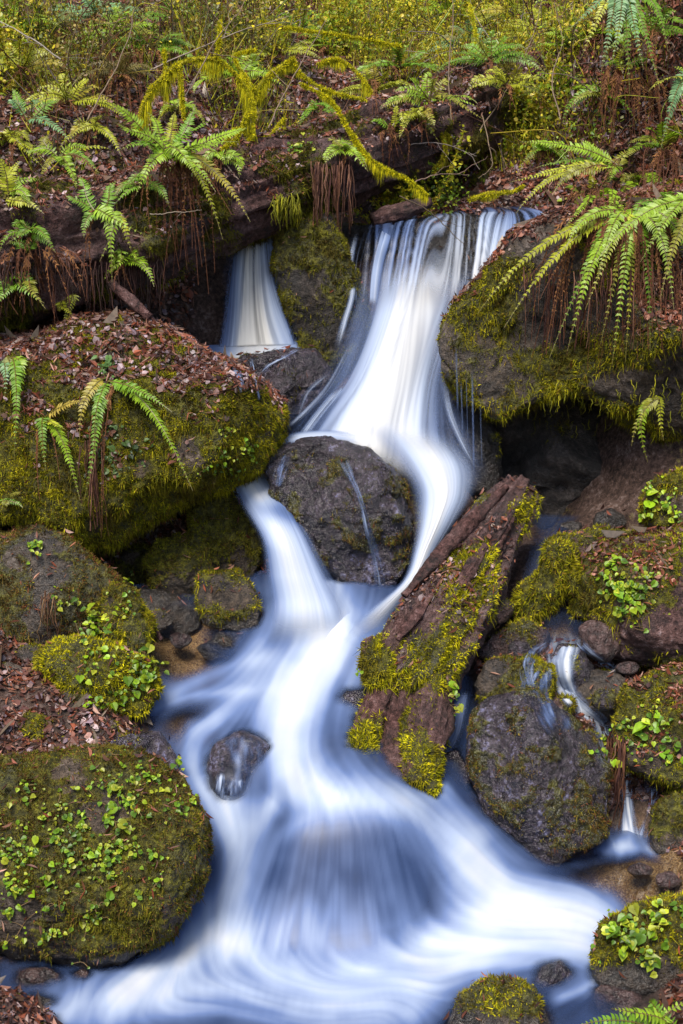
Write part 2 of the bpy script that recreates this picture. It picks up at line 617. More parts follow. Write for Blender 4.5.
# ------------------------------------------------------------------ boulders
_ico = {}


def ico(sub):
    if sub not in _ico:
        bm = bmesh.new()
        bmesh.ops.create_icosphere(bm, subdivisions=sub, radius=1)
        _ico[sub] = (np.array([v.co[:] for v in bm.verts]), np.array([[v.index for v in f.verts] for f in bm.faces]))
        bm.free()
    return _ico[sub]


LIT = {}   # buffers of leaf litter by name


def boulder(name, label, cat, poly, Y, thick, seed, mat=None, moss=.5, up=.5, wet=.2, pal=None, dens=26000, sub=5, rough=.05, group=None,
            litter=0, lsize=.03, lpal=None, low=.0, square=.8, bulge=0., length=.016, lb='boulder_top_litter', crease=.0, facets=6, speck=3.0, gain=1.):
    poly = np.array(poly, float)
    c = (poly.max(0) + poly.min(0)) / 2
    C0 = P(c[0], c[1], Y)
    f = unit(C0 - CAM)
    r = RT
    u = np.cross(r, f)
    u /= np.linalg.norm(u)
    k = len(poly)
    cl = np.vstack([poly[-1], poly, poly[0], poly[1]])
    dense = []
    for i in range(k):
        a, b, cc, d = cl[i], cl[i + 1], cl[i + 2], cl[(i + 3)] if i + 3 < len(cl) else cl[3]
        for t in np.linspace(0, 1, 8, endpoint=False):
            cm = .5 * (2 * b + (cc - a) * t + (2 * a - 5 * b + 4 * cc - d) * t * t + (3 * b - a - 3 * cc + d) * t ** 3)
            dense.append(.5 * cm + .5 * (b * (1 - t) + cc * t))
    pts = []
    for q in dense:
        d = ray(*q)
        pts.append(CAM + d * (((C0 - CAM) @ f) / (d @ f)) - C0)
    pts = np.array(pts)
    px, pu = pts @ r, pts @ u
    th, rad = np.arctan2(pu, px), np.hypot(px, pu)
    o = np.argsort(th)
    th, rad = th[o], rad[o]
    S, T = ico(sub)
    a, b, cc = S[:, 0], S[:, 1], S[:, 2]
    ang = np.arctan2(b, a)
    R = np.interp(ang, np.concatenate([th - 2 * math.pi, th, th + 2 * math.pi]), np.tile(rad, 3))
    rho = np.hypot(a, b)
    R = R * (rho ** square)
    dz = np.sign(cc) * np.abs(cc) ** .85 * thick
    size = math.sqrt(rad.mean() * thick)
    V = C0 + (R * np.cos(ang))[:, None] * r + (R * np.sin(ang))[:, None] * u - (dz + bulge * thick * (1 - rho) * (cc > 0))[:, None] * f
    N = vnormals(V, T)
    off = seed * 7.31
    edge = .35 + .65 * (1 - rho ** 4)      # keep the traced outline, roughen the faces
    d1 = fbm(V / size * 1.3 + off, 4, .5) * size * rough * 2.6 * edge
    rid = 1 - np.abs(noise(V / size * 2.6 + off + 30)) * 2
    d2 = rid * size * rough * crease
    V = V + N * (d1 + d2 * edge)[:, None]
    rg = np.random.default_rng(seed + 100)
    for _ in range(facets):
        nv = unit(rg.normal(size=3) * .8 - f * 1.1 + np.array([0, 0, .25]))
        pr = (V - C0) @ nv
        lim = np.quantile(pr, .86) * rg.uniform(.86, .98)
        V = V - nv * (np.maximum(pr - lim, 0) * .75 * (1 - rho ** 5))[:, None]
    N = vnormals(V, T)
    cr_ = noise(V / size * 1.7 + off + 60 + .25 * noise(V * 7)[:, None])
    V = V - N * (np.exp(-(cr_ / .035) ** 2) * size * .035 * (1 - moss * .5))[:, None]
    V = V + N * (fbm(V * 22 + off, 3) * .007 + noise(V * 9 + off) * .012)[:, None]
    N = vnormals(V, T)
    hz = (V[:, 2] - V[:, 2].min()) / (np.ptp(V[:, 2]) + 1e-6)
    mo = moss - .36 + up * N[:, 2] + .6 * gain * fbm(V * speck + off + 3, 4) + low * (hz - .5)
    mo = sstep(0.0, .42, mo)
    lit_w = np.zeros(len(V))
    if litter:
        lit_w = sstep(.42, .74, N[:, 2] + .45 * fbm(V * 3 + off, 4)) * (.35 + .65 * sstep(-.35, .25, fbm(V * 5 + off + 9, 3))) * sstep(.3, .6, hz)
        mo = mo * (1 - .6 * lit_w * min(1, litter))
    wt = np.clip(wet + .4 * fbm(V * 4 + off + 11, 3), 0, 1)
    if Y < 6.75:
        above = V[:, 2] - water_z(V[:, :2]) + .03 * noise(V * 12 + off)
        line = sstep(.10, .03, above) * (np.min(np.linalg.norm(WPTS[None, :, :2] - V[:, None, :2], axis=2), 1) < .55)
        wt = np.maximum(wt, line)
        mo = mo * (1 - line)
    V = V + N * (mo * (np.abs(noise(V * 26 + off)) * .022 + np.abs(noise(V * 11 + off)) * .022))[:, None]
    N = vnormals(V, T)
    ob = mesh(name, V, T, mat or M_ROCK, attrs={'moss': mo, 'wet': wt})
    tag(ob, label, cat, group)
    register(V, T)
    moss_on(ob, V, T, N, mo, dens, pal or PAL_MOSS, length)
    if litter:
        buf = LIT.setdefault(lb, Buf())
        litter_on(V, T, N, lit_w[T].mean(1), 6500 * litter, lpal or PAL_LITTER, buf, lsize * .62)
        litter_on(V, T, N, lit_w[T].mean(1), 900 * litter, lpal or PAL_LITTER, buf, lsize * 1.05)
        litter_on(V, T, N, lit_w[T].mean(1), 6500 * litter, PAL_RED, buf, lsize * 1.2, .2)
    elif up > 0:    # a few fallen needles and bits on any boulder
        buf = LIT.setdefault('fallen_needles_litter', Buf())
        litter_on(V, T, N, sstep(.2, .8, N[:, 2])[T].mean(1), 260, PAL_RED, buf, .035, .25)
    return ob


B = 'boulders along the stream'
# left bank
boulder('boulder', 'huge left boulder with leaf-strewn flat top and mossy front beside the falls', 'boulder',
        [(-140, 350), (0, 342), (60, 330), (130, 318), (180, 332), (225, 362), (262, 390), (282, 413), (276, 445), (264, 468), (225, 487), (190, 497), (150, 517), (115, 540), (80, 547), (40, 532), (0, 522), (-140, 530)],
        6.95, .62, 1, moss=.95, up=.1, wet=.15, sub=7, rough=.06, facets=2, litter=1.0, lsize=.034, square=.7, dens=34000, group=B, crease=.6)
boulder('boulder', 'big rounded foreground boulder at lower left covered in moss and creeping green leaves', 'boulder',
        [(-90, 790), (-30, 768), (40, 757), (110, 750), (160, 764), (192, 792), (208, 832), (205, 880), (185, 920), (150, 948), (105, 966), (50, 964), (0, 955), (-90, 950)],
        5.05, .42, 2, moss=.66, up=.35, wet=.2, sub=7, pal=PAL_MOSSDARK + PAL_RUST, dens=36000, rough=.04, group=B, low=.2, length=.013)
boulder('boulder', 'grey-brown sloping boulder on the left bank just below the huge leaf-strewn one', 'boulder',
        [(-80, 565), (-30, 545), (0, 535), (50, 533), (88, 556), (118, 585), (140, 612), (150, 632), (125, 645), (85, 648), (30, 650), (-80, 660)],
        6.4, .3, 3, mat=M_ROCK, moss=.62, up=.1, wet=.6, sub=6, group=B, rough=.09, speck=6., pal=PAL_RUST, facets=8)
boulder('boulder', 'bright mossy hump at the water edge with leafy sprigs on its right end', 'boulder',
        [(35, 660), (52, 641), (82, 639), (120, 650), (152, 664), (161, 688), (147, 712), (120, 717), (92, 706), (60, 690)], 5.95, .18, 4, moss=.95, up=.4, pal=PAL_MOSSBRT, sub=6, group=B)
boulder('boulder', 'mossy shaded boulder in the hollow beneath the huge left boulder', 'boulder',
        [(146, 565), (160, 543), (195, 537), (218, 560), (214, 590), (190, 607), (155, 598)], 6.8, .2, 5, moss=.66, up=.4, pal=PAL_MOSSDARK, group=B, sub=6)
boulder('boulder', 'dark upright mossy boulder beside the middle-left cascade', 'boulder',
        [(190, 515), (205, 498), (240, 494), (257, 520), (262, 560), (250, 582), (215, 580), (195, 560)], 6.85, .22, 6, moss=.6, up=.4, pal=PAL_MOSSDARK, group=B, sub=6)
boulder('boulder', 'squat mossy boulder with a bare grey cap at the foot of the left cascade', 'boulder',
        [(195, 598), (205, 578), (238, 574), (259, 598), (260, 628), (238, 637), (205, 624)], 6.5, .17, 7, moss=.8, up=.05, group=B, sub=6)
boulder('boulder', 'low flat mossy stone at the edge of the brown shallow', 'stone',
        [(198, 648), (218, 633), (246, 633), (257, 648), (240, 661), (210, 661)], 6.4, .12, 8, moss=.7, up=.3, group=B)
boulder('boulder', 'small dark mossy stone behind the brown shallow pool', 'stone',
        [(125, 605), (140, 588), (170, 592), (198, 605), (200, 630), (165, 640), (132, 632)], 6.65, .16, 9, moss=.6, up=.4, pal=PAL_MOSSDARK, group=B)
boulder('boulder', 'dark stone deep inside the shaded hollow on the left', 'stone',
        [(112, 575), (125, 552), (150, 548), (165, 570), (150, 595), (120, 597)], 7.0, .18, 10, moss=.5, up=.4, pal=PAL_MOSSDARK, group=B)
boulder('boulder', 'mossy ledge stone wedged between sloping grey-brown boulder and brown shallow', 'stone',
        [(98, 610), (112, 585), (135, 595), (152, 628), (148, 652), (115, 655)], 6.25, .14, 11, moss=.75, up=.4, group=B)
boulder('boulder', 'flat grey-green stone half buried in red leaf litter', 'stone',
        [(48, 700), (60, 686), (85, 690), (105, 706), (104, 718), (80, 718)], 5.85, .1, 12, moss=.45, up=.0, group=B, wet=.4)
boulder('boulder', 'small round mossy stone lying in the leaf litter', 'stone',
        [(20, 730), (26, 717), (42, 715), (53, 727), (48, 740), (30, 743)], 5.7, .08, 13, moss=.6, up=.3, group=B)
boulder('boulder', 'flat wet slab sloping into the rapids above the leafy foreground boulder', 'stone',
        [(70, 765), (95, 748), (130, 735), (160, 732), (176, 750), (178, 772), (150, 782), (100, 780)], 5.6, .14, 14, mat=M_WETR, moss=.35, up=.1, wet=.8, group=B, sub=6)
boulder('boulder', 'grey stone at the left frame edge in the leaf litter', 'stone',
        [(-20, 680), (-5, 664), (20, 666), (30, 680), (18, 697), (-10, 700)], 5.95, .1, 15, moss=.35, up=.0, wet=.4, group=B)
boulder('boulder', 'low mossy stone in the mud between wet slab and hump', 'stone',
        [(70, 742), (84, 728), (112, 726), (124, 738), (112, 749), (85, 751)], 5.72, .09, 16, moss=.5, up=.2, group=B)
boulder('boulder', 'dull tan slab behind the leafy foreground boulder at left edge', 'stone',
        [(-70, 790), (-20, 762), (30, 757), (75, 764), (70, 790), (0, 810)], 5.3, .15, 17, mat=M_RED, moss=.4, up=.1, wet=.3, group=B)
boulder('boulder', 'small mossy stone at the bottom left corner', 'stone',
        [(-50, 1015), (-20, 995), (5, 994), (19, 1008), (16, 1030), (-30, 1045)], 4.65, .12, 18, moss=.8, up=.2, group=B)
boulder('boulder', 'knobbly brown pebble on the mud under the leafy foreground boulder', 'stone',
        [(15, 982), (28, 970), (52, 970), (62, 982), (50, 993), (25, 994)], 4.72, .06, 19, mat=M_RED, moss=.1, up=.0, wet=.6, group=B)
# middle of the stream
boulder('boulder', 'tall dark mossy pillar dividing the two upper falls', 'boulder',
        [(278, 238), (292, 222), (328, 214), (346, 250), (362, 300), (367, 328), (348, 372), (322, 395), (305, 370), (296, 335), (285, 305), (274, 270)],
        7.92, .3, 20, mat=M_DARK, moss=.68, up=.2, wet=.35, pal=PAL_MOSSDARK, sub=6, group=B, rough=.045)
boulder('boulder', 'dark wet boulder below the left fall with thin trickles on it', 'boulder',
        [(226, 372), (245, 356), (280, 350), (315, 350), (335, 375), (320, 402), (290, 428), (255, 420), (235, 400)], 7.5, .25, 21, mat=M_WETR, moss=.22, up=.1, wet=.8, pal=PAL_MOSSDARK, group=B, sub=6)
boulder('boulder', 'big rounded wet boulder standing in midstream with a trickle down its face', 'boulder',
        [(266, 462), (286, 443), (325, 438), (368, 450), (398, 478), (412, 515), (409, 560), (396, 585), (374, 604), (350, 606), (322, 570), (296, 524), (272, 496)],
        6.7, .3, 22, mat=M_WETR, moss=.5, up=-.25, wet=1., pal=PAL_RUST, sub=7, rough=.06, group=B, square=.75, dens=30000, length=.009, speck=9., gain=.9, facets=8)
boulder('boulder', 'smooth dark stone breaking through the rapids left of midstream', 'stone',
        [(206, 772), (214, 744), (240, 730), (268, 742), (281, 775), (264, 806), (225, 808)], 5.60, .2, 23, mat=M_WETR, moss=.0, up=.0, wet=1., group=B, rough=.03)
boulder('boulder', 'dark stone mostly drowned in the water near the bottom right', 'stone',
        [(532, 985), (540, 967), (560, 962), (575, 975), (572, 992), (550, 998)], 4.75, .1, 24, mat=M_WETR, moss=.0, up=.0, wet=1., group=B, rough=.03)
boulder('boulder', 'dark wet stone in the rapids at the left foot of the broken log', 'stone',
        [(334, 715), (345, 690), (366, 690), (384, 720), (388, 770), (368, 790), (342, 760)], 5.85, .13, 25, mat=M_WETR, moss=.05, up=.0, wet=1., group=B, rough=.05)
boulder('boulder', 'small dark stone between broken log and wet purple-brown boulder', 'stone',
        [(440, 785), (445, 755), (458, 750), (470, 772), (468, 800), (450, 806)], 5.65, .1, 26, mat=M_WETR, moss=.05, up=.0, wet=.9, group=B)
boulder('boulder', 'small mossy boulder at the bottom frame edge', 'boulder',
        [(446, 1030), (458, 997), (488, 981), (524, 985), (549, 1012), (556, 1060), (450, 1066)], 4.5, .17, 27, moss=.55, up=.25, wet=.6, sub=6, group=B)
# right side
boulder('boulder', 'massive overhanging boulder at right with fern fringe and dark cave below', 'boulder',
        [(437, 352), (441, 326), (462, 300), (484, 280), (512, 246), (545, 222), (600, 202), (700, 186), (850, 200), (880, 330), (840, 430), (683, 436), (650, 420), (600, 397), (560, 390), (520, 407), (490, 416), (460, 396), (444, 375)],
        7.2, .66, 30, moss=.54, up=.12, wet=.35, sub=7, rough=.075, group=B, square=.7, litter=.9, lpal=PAL_RED, lsize=.03, dens=24000, crease=.7, lb='bank_litter')
boulder('boulder', 'dark cracked rock wall at the back of the cave', 'rock wall',
        [(400, 440), (440, 380), (520, 360), (640, 370), (800, 380), (800, 530), (700, 560), (560, 540), (470, 520), (420, 500)], 7.75, .35, 31, mat=M_DARK, moss=.0, up=.0, wet=.4, pal=PAL_MOSSDARK, sub=6, rough=.12, group=B, crease=1.4, facets=0)  # dark rock colour also carries the overhang's shade
boulder('boulder', 'mossy bank rock with bright round-leaved creeper at right', 'boulder',
        [(580, 575), (592, 552), (625, 540), (690, 530), (780, 540), (790, 690), (700, 682), (640, 668), (600, 652), (584, 615)], 6.25, .3, 32, mat=M_RED, moss=.55, up=.3, wet=.3, sub=6, group=B, litter=.4, lpal=PAL_RED, lb='bank_litter')
boulder('boulder', 'wet purple-brown boulder with bluish sheen in its colour below the broken log', 'boulder',
        [(466, 772), (468, 735), (480, 708), (505, 693), (535, 693), (572, 715), (600, 755), (611, 800), (602, 842), (572, 858), (546, 874), (520, 852), (482, 812)],
        5.55, .26, 33, mat=M_WETR, moss=.6, up=-.3, wet=1., sub=7, rough=.06, group=B, length=.010, pal=PAL_RUST, speck=8., facets=8)
boulder('boulder', 'mossy oblong stone lying on the wet purple-brown boulder', 'stone',
        [(474, 685), (484, 664), (510, 656), (538, 662), (551, 680), (546, 700), (515, 704), (482, 703)], 5.9, .15, 34, moss=.6, up=.2, wet=.4, group=B, sub=6)
boulder('boulder', 'reddish block between the trickle and the round-leaved bank rock', 'stone',
        [(578, 628), (592, 620), (615, 625), (622, 648), (608, 660), (588, 656)], 6.1, .1, 35, mat=M_RED, moss=.05, up=.0, wet=.8, group=B)
boulder('boulder', 'dark wet stone splitting the small trickle in two', 'stone',
        [(548, 662), (560, 645), (580, 648), (592, 668), (588, 690), (565, 694)], 6.05, .1, 36, mat=M_WETR, moss=.15, up=.1, wet=.9, group=B)
boulder('boulder', 'brown stone at the edge of the small right-hand trickle', 'stone',
        [(575, 690), (590, 672), (620, 672), (640, 690), (632, 715), (600, 722), (580, 712)], 6.0, .14, 37, moss=.4, up=.2, wet=.5, group=B)
boulder('boulder', 'wet brown stone tucked under the broken log beside the small falls', 'stone',
        [(478, 655), (492, 635), (525, 620), (550, 632), (548, 655), (515, 665)], 6.2, .12, 38, mat=M_RED, moss=.3, up=.1, wet=.8, group=B)
boulder('boulder', 'low mossy bank rock with red litter, leafy sprigs and hanging root fringe', 'boulder',
        [(608, 725), (622, 692), (655, 676), (700, 668), (790, 672), (790, 800), (690, 790), (650, 776), (618, 762)], 5.75, .24, 39, moss=.6, up=.2, wet=.2, sub=6, group=B, litter=.7, lpal=PAL_RED, lb='bank_litter')
boulder('boulder', 'round grey-green stone beside the little fall at right frame edge', 'boulder',
        [(648, 845), (650, 815), (665, 798), (700, 792), (735, 810), (740, 860), (700, 872), (662, 862)], 5.55, .17, 40, moss=.5, up=.2, group=B, sub=6, pal=PAL_MOSSDARK)
boulder('boulder', 'dark stone behind the little fall under the low bank rock', 'stone',
        [(598, 850), (606, 780), (630, 758), (668, 770), (672, 830), (640, 852)], 5.82, .12, 41, mat=M_WETR, moss=.1, up=.0, wet=.9, group=B)
boulder('boulder', 'leafy mossy boulder in the bottom right corner', 'boulder',
        [(588, 970), (600, 928), (640, 904), (700, 900), (760, 930), (760, 1000), (690, 1004), (630, 994), (600, 988)], 4.75, .2, 42, moss=.7, up=.3, sub=6, group=B)
boulder('boulder', 'small brown stone in the shallows under the bottom right leafy boulder', 'stone',
        [(590, 1000), (600, 985), (632, 990), (650, 1005), (630, 1018), (600, 1016)], 4.6, .07, 43, mat=M_RED, moss=.15, up=.0, wet=.9, group=B)
boulder('boulder', 'brown stone slab across the dark pool above the trickle', 'stone',
        [(540, 560), (550, 542), (590, 530), (640, 535), (640, 555), (600, 566), (560, 572)], 6.55, .15, 44, mat=M_RED, moss=.25, up=.2, wet=.5, group=B)
boulder('boulder', 'mossy stone with round leaves at the right frame edge under the cave', 'stone',
        [(640, 505), (650, 485), (690, 470), (740, 480), (740, 530), (690, 536), (650, 528)], 6.6, .2, 45, moss=.6, up=.4, group=B)
boulder('boulder', 'dark rock ledge behind the tall right-hand upper fall', 'rock ledge',
        [(335, 232), (400, 222), (480, 217), (550, 213), (580, 260), (540, 330), (470, 400), (350, 380), (330, 300)], 8.5, .4, 46, mat=M_DARK, moss=.1, up=.1, wet=.8, pal=PAL_MOSSDARK, sub=6, group=B, crease=.8)
boulder('boulder', 'dark rock ledge behind the narrow left upper fall', 'rock ledge',
        [(165, 260), (220, 240), (300, 232), (320, 300), (310, 380), (220, 400), (160, 350)], 8.4, .4, 47, mat=M_DARK, moss=.3, up=.2, wet=.5, pal=PAL_MOSSDARK, sub=6, group=B)
boulder('boulder', 'small mossy stone upstream of the lip under the fallen log', 'stone',
        [(470, 196), (474, 178), (488, 172), (502, 180), (504, 196)], 9.0, .1, 48, moss=.6, up=.3, group=B)
for (x, y, Y, r, h, sd_, mt, mo_, lab) in [
    (158, 622, 6.5, 15, 11, 51, M_ROCK, .55, 'little round stone at the back of the brown shallow'), (180, 640, 6.42, 12, 8, 52, M_RED, .2, 'small reddish stone in the brown shallow'), (140, 655, 6.2, 13, 8, 53, M_ROCK, .6, 'little mossy stone at the left end of the brown shallow'),
    (222, 590, 6.62, 11, 9, 54, M_DARK, .5, 'dark wedge stone behind the grey-capped boulder'), (520, 650, 6.12, 12, 9, 55, M_WETR, .2, 'dark wet stone by the left fork of the side trickle'), (606, 700, 5.85, 13, 11, 56, M_WETR, .3, 'wet stone on the right of the side trickle'),
    (560, 706, 5.85, 12, 8, 57, M_RED, .3, 'small red-brown stone on top of the wet purple-brown boulder'), (628, 668, 6.0, 14, 8, 58, M_RED, .3, 'flat stone under the round-leaved bank rock'), (590, 740, 5.72, 9, 8, 59, M_DARK, .3, 'dark pebble beside the lower end of the side trickle'),
    (570, 528, 6.75, 14, 7, 60, M_DARK, .2, 'dark flat stone in the cave pool'), (610, 520, 6.8, 20, 10, 61, M_DARK, .3, 'low dark stone at the back of the cave pool'), (500, 610, 6.2, 14, 12, 62, M_RED, .4, 'brown stone against the right side of the broken log'),
    (660, 560, 6.0, 0, 0, 0, None, 0, ''), (118, 772, 5.4, 0, 0, 0, None, 0, ''), (30, 655, 6.05, 14, 10, 63, M_ROCK, .4, 'grey stone in the litter left of the mossy hump'), (85, 735, 5.66, 0, 0, 0, None, 0, ''),
    (20, 705, 5.8, 11, 8, 64, M_RED, .2, 'reddish stone in the litter at far left'), (110, 728, 5.7, 10, 7, 65, M_RED, .2, 'brown pebble below the mossy hump'), (40, 1005, 4.6, 14, 9, 66, M_ROCK, .3, 'flat grey pebble at the bottom left edge'), (80, 975, 4.75, 10, 6, 67, M_RED, .1, 'small tan pebble under the leafy foreground boulder'),
    (640, 870, 5.35, 12, 6, 68, M_RED, .05, 'flat amber stone in the right-hand shallow'), (668, 880, 5.3, 15, 7, 69, M_RED, .1, 'flat brown stone in the right-hand shallow near the frame edge')]:
    if not r: continue
    rr_ = np.random.default_rng(sd_)
    boulder('boulder', lab, 'stone', [(x + r * math.cos(t_) * rr_.uniform(.8, 1.15), y + h * math.sin(t_) * rr_.uniform(.8, 1.15)) for t_ in np.linspace(0, 2 * math.pi, 8, endpoint=False)], Y, r / 210, sd_, mat=mt, moss=mo_, up=.15, wet=.7, group=B, sub=4)
boulder('boulder', 'dark ribbed rock beneath the chute beside the thin drips', 'stone',
        [(440, 440), (452, 408), (478, 404), (500, 440), (500, 490), (465, 492), (445, 470)], 7.3, .16, 49, mat=M_DARK, moss=.1, up=.0, wet=.9, group=B)

# ------------------------------------------------------------------ logs
def log(name, label, pts, rads, seed, moss=.4, up=.4, wet=.2, litter=.6, pal=None, sides=72, ridge=.05, step=.025, parent=None, lb='log_litter', dens=26000, flat=.0, lsize=.03):
    ctrl = np.array([P(*p) for p in pts])
    Ln = np.linalg.norm(np.diff(ctrl, axis=0), axis=1).sum()
    n = max(8, int(Ln / step))
    c = catmull(ctrl, n)
    rr = catmull(np.array(rads)[:, None], n)[:, 0]
    c = np.vstack([c[0] - (c[1] - c[0]) * .05, c, c[-1] + (c[-1] - c[-2]) * .05])
    rr = np.concatenate([[.004], rr, [.004]])
    V, F, tan, a, b = tube(c, rr, sides)
    i = np.repeat(np.arange(len(c)), sides)
    d = V - c[i]
    rad = np.linalg.norm(d, axis=1)[:, None]
    dn = d / (rad + 1e-9)
    s = np.repeat(np.cumsum(np.concatenate([[0], np.linalg.norm(np.diff(c, axis=0), axis=1)])), sides)
    q = np.column_stack([dn[:, 0] * 4, dn[:, 1] * 4 + s * .9, dn[:, 2] * 4]) + seed * 5.1
    rid = noise(q) * .9 + .6 * noise(q * 2.3 + 5) + .35 * np.abs(noise(q * 4.1 + 9))
    big = fbm(V * 2.6 + seed, 3)
    V = V + dn * rad * (ridge * 2.2 * rid + .16 * big)[:, None]
    V = V + dn * (fbm(V * 24 + seed, 3) * .008)[:, None]
    T = tris(F)
    N = vnormals(V, T)
    if ((V - c[i]) * N).sum() < 0:
        F = F[:, ::-1]; T = tris(F); N = -N
    mo = sstep(.0, .4, moss - .42 + up * N[:, 2] + .7 * fbm(V * 3.2 + seed, 4))
    lw = sstep(.5, .9, N[:, 2] + .5 * fbm(V * 3 + seed * 2, 4)) * (.3 + .7 * sstep(-.3, .25, fbm(V * 5 + seed + 9, 3)))
    if litter: mo = mo * (1 - .7 * min(1, litter) * lw)
    wt = np.clip(wet + .4 * fbm(V * 5, 3), 0, 1)
    V = V + N * (mo * np.abs(noise(V * 20 + seed)) * .035)[:, None]
    N = vnormals(V, T) if vnormals(V, T)[0] @ N[0] > 0 else -vnormals(V, T)
    o = mesh(name, V, F, M_BARK, parent, attrs={'moss': mo, 'wet': wt})
    register(V, T)
    moss_on(o, V, T, N, mo, dens, pal or PAL_MOSS, .02) if parent is None else moss_on(o, V, T, N, mo, dens, pal or PAL_MOSS, .02)
    if litter:
        buf = LIT.setdefault(lb, Buf())
        litter_on(V, T, N, lw[T].mean(1), 5500 * litter, PAL_LITTER, buf, lsize * .62)
        litter_on(V, T, N, lw[T].mean(1), 700 * litter, PAL_LITTER, buf, lsize * 1.05)
        litter_on(V, T, N, lw[T].mean(1), 6000 * litter, PAL_RED, buf, lsize * 1.2, .2)
    if label: tag(o, label, 'log')
    return o


log('fallen_log', 'long rotting fallen log spanning the stream above the upper falls', [(-150, 300, 6.95), (-40, 262, 7.1), (90, 240, 7.35), (200, 210, 7.75), (290, 178, 8.1), (390, 143, 8.6), (480, 112, 9.2), (590, 82, 9.9), (660, 62, 10.4)],
    [0.34, .33, .29, .25, .23, .25, .25, .22, .2], 1, moss=.5, up=.1, litter=.9, wet=.3, ridge=.10, pal=PAL_MOSSDARK)
blog = log('broken_log', 'mossy broken log leaning down into the rapids at centre', [(520, 487, 6.6), (505, 512, 6.5), (470, 570, 6.28), (438, 625, 6.08), (412, 672, 5.95), (402, 700, 5.9)],
           [.085, .12, .165, .185, .185, .11], 2, moss=.42, up=-.12, litter=.3, wet=.65, ridge=.15, pal=PAL_MOSSBRT, lb='log_litter', dens=30000)
for k, (pts, rd) in enumerate([
        ([(412, 610, 6.06), (398, 650, 5.93), (384, 692, 5.85), (368, 730, 5.72), (357, 764, 5.53)], [.05, .06, .07, .07, .05]),
        ([(440, 615, 6.04), (434, 660, 5.9), (432, 700, 5.78), (424, 740, 5.62), (418, 788, 5.42)], [.06, .08, .085, .085, .06]),
        ([(424, 620, 6.08), (412, 670, 5.93), (402, 720, 5.76), (393, 765, 5.56), (386, 804, 5.36)], [.07, .08, .075, .065, .055]),
        ([(374, 640, 5.95), (381, 665, 5.88), (380, 690, 5.86)], [.055, .07, .05])]):
    log('root_stub', None, pts, rd, 10 + k, moss=.6 if k != 2 else .1, up=.0, litter=0, parent=blog, sides=36, ridge=.12, pal=PAL_MOSSBRT, step=.02, dens=26000)
for k, (pts, rd) in enumerate([
        ([(506, 486, 6.48), (482, 512, 6.36), (446, 548, 6.2), (404, 596, 6.02)], [.016, .03, .034, .012]),
        ([(486, 545, 6.14), (468, 572, 6.06), (448, 606, 5.94)], [.014, .03, .014]),
        ([(520, 500, 6.44), (500, 540, 6.24), (482, 590, 6.06)], [.012, .022, .01]),
        ([(432, 596, 5.98), (412, 622, 5.88), (398, 640, 5.82)], [.012, .026, .012])]):
    log('bark_strip', None, pts, rd, 30 + k, moss=-.3, up=0, litter=0, parent=blog, sides=14, ridge=.2, step=.015)
log('mossy_stump', 'small moss-covered snag standing in the dark pool right of the broken log', [(520, 615, 6.3), (535, 598, 6.28), (552, 578, 6.3), (558, 545, 6.3)], [.07, .08, .075, .045], 21, moss=.9, up=.2, litter=0, pal=PAL_MOSS, sides=36, step=.02)
log('mossy_stump', 'moss-draped root arching over the small dark pool', [(550, 575, 6.32), (572, 580, 6.28), (583, 598, 6.25), (582, 618, 6.22)], [.05, .06, .055, .04], 22, moss=.9, up=.2, litter=0, pal=PAL_MOSS, sides=30, step=.02)
log('driftwood', 'pale weathered driftwood plank jammed at the lip of the upper falls', [(372, 220, 8.25), (400, 212, 8.3), (430, 202, 8.4)], [.035, .05, .03], 23, moss=.1, up=0, litter=0, sides=20, step=.015, ridge=.1)
log('dead_stick', 'bare brown stick leaning over the brown shallow', [(130, 592, 6.35), (145, 612, 6.3), (161, 640, 6.25)], [.012, .012, .011], 24, moss=-.5, up=0, litter=0, sides=8, step=.02)
log('dead_stick', 'dark fallen branch under the left end of the long log', [(110, 283, 7.0), (130, 300, 6.95), (150, 318, 6.9)], [.02, .025, .02], 25, moss=.1, up=0, litter=0, sides=12, step=.02)

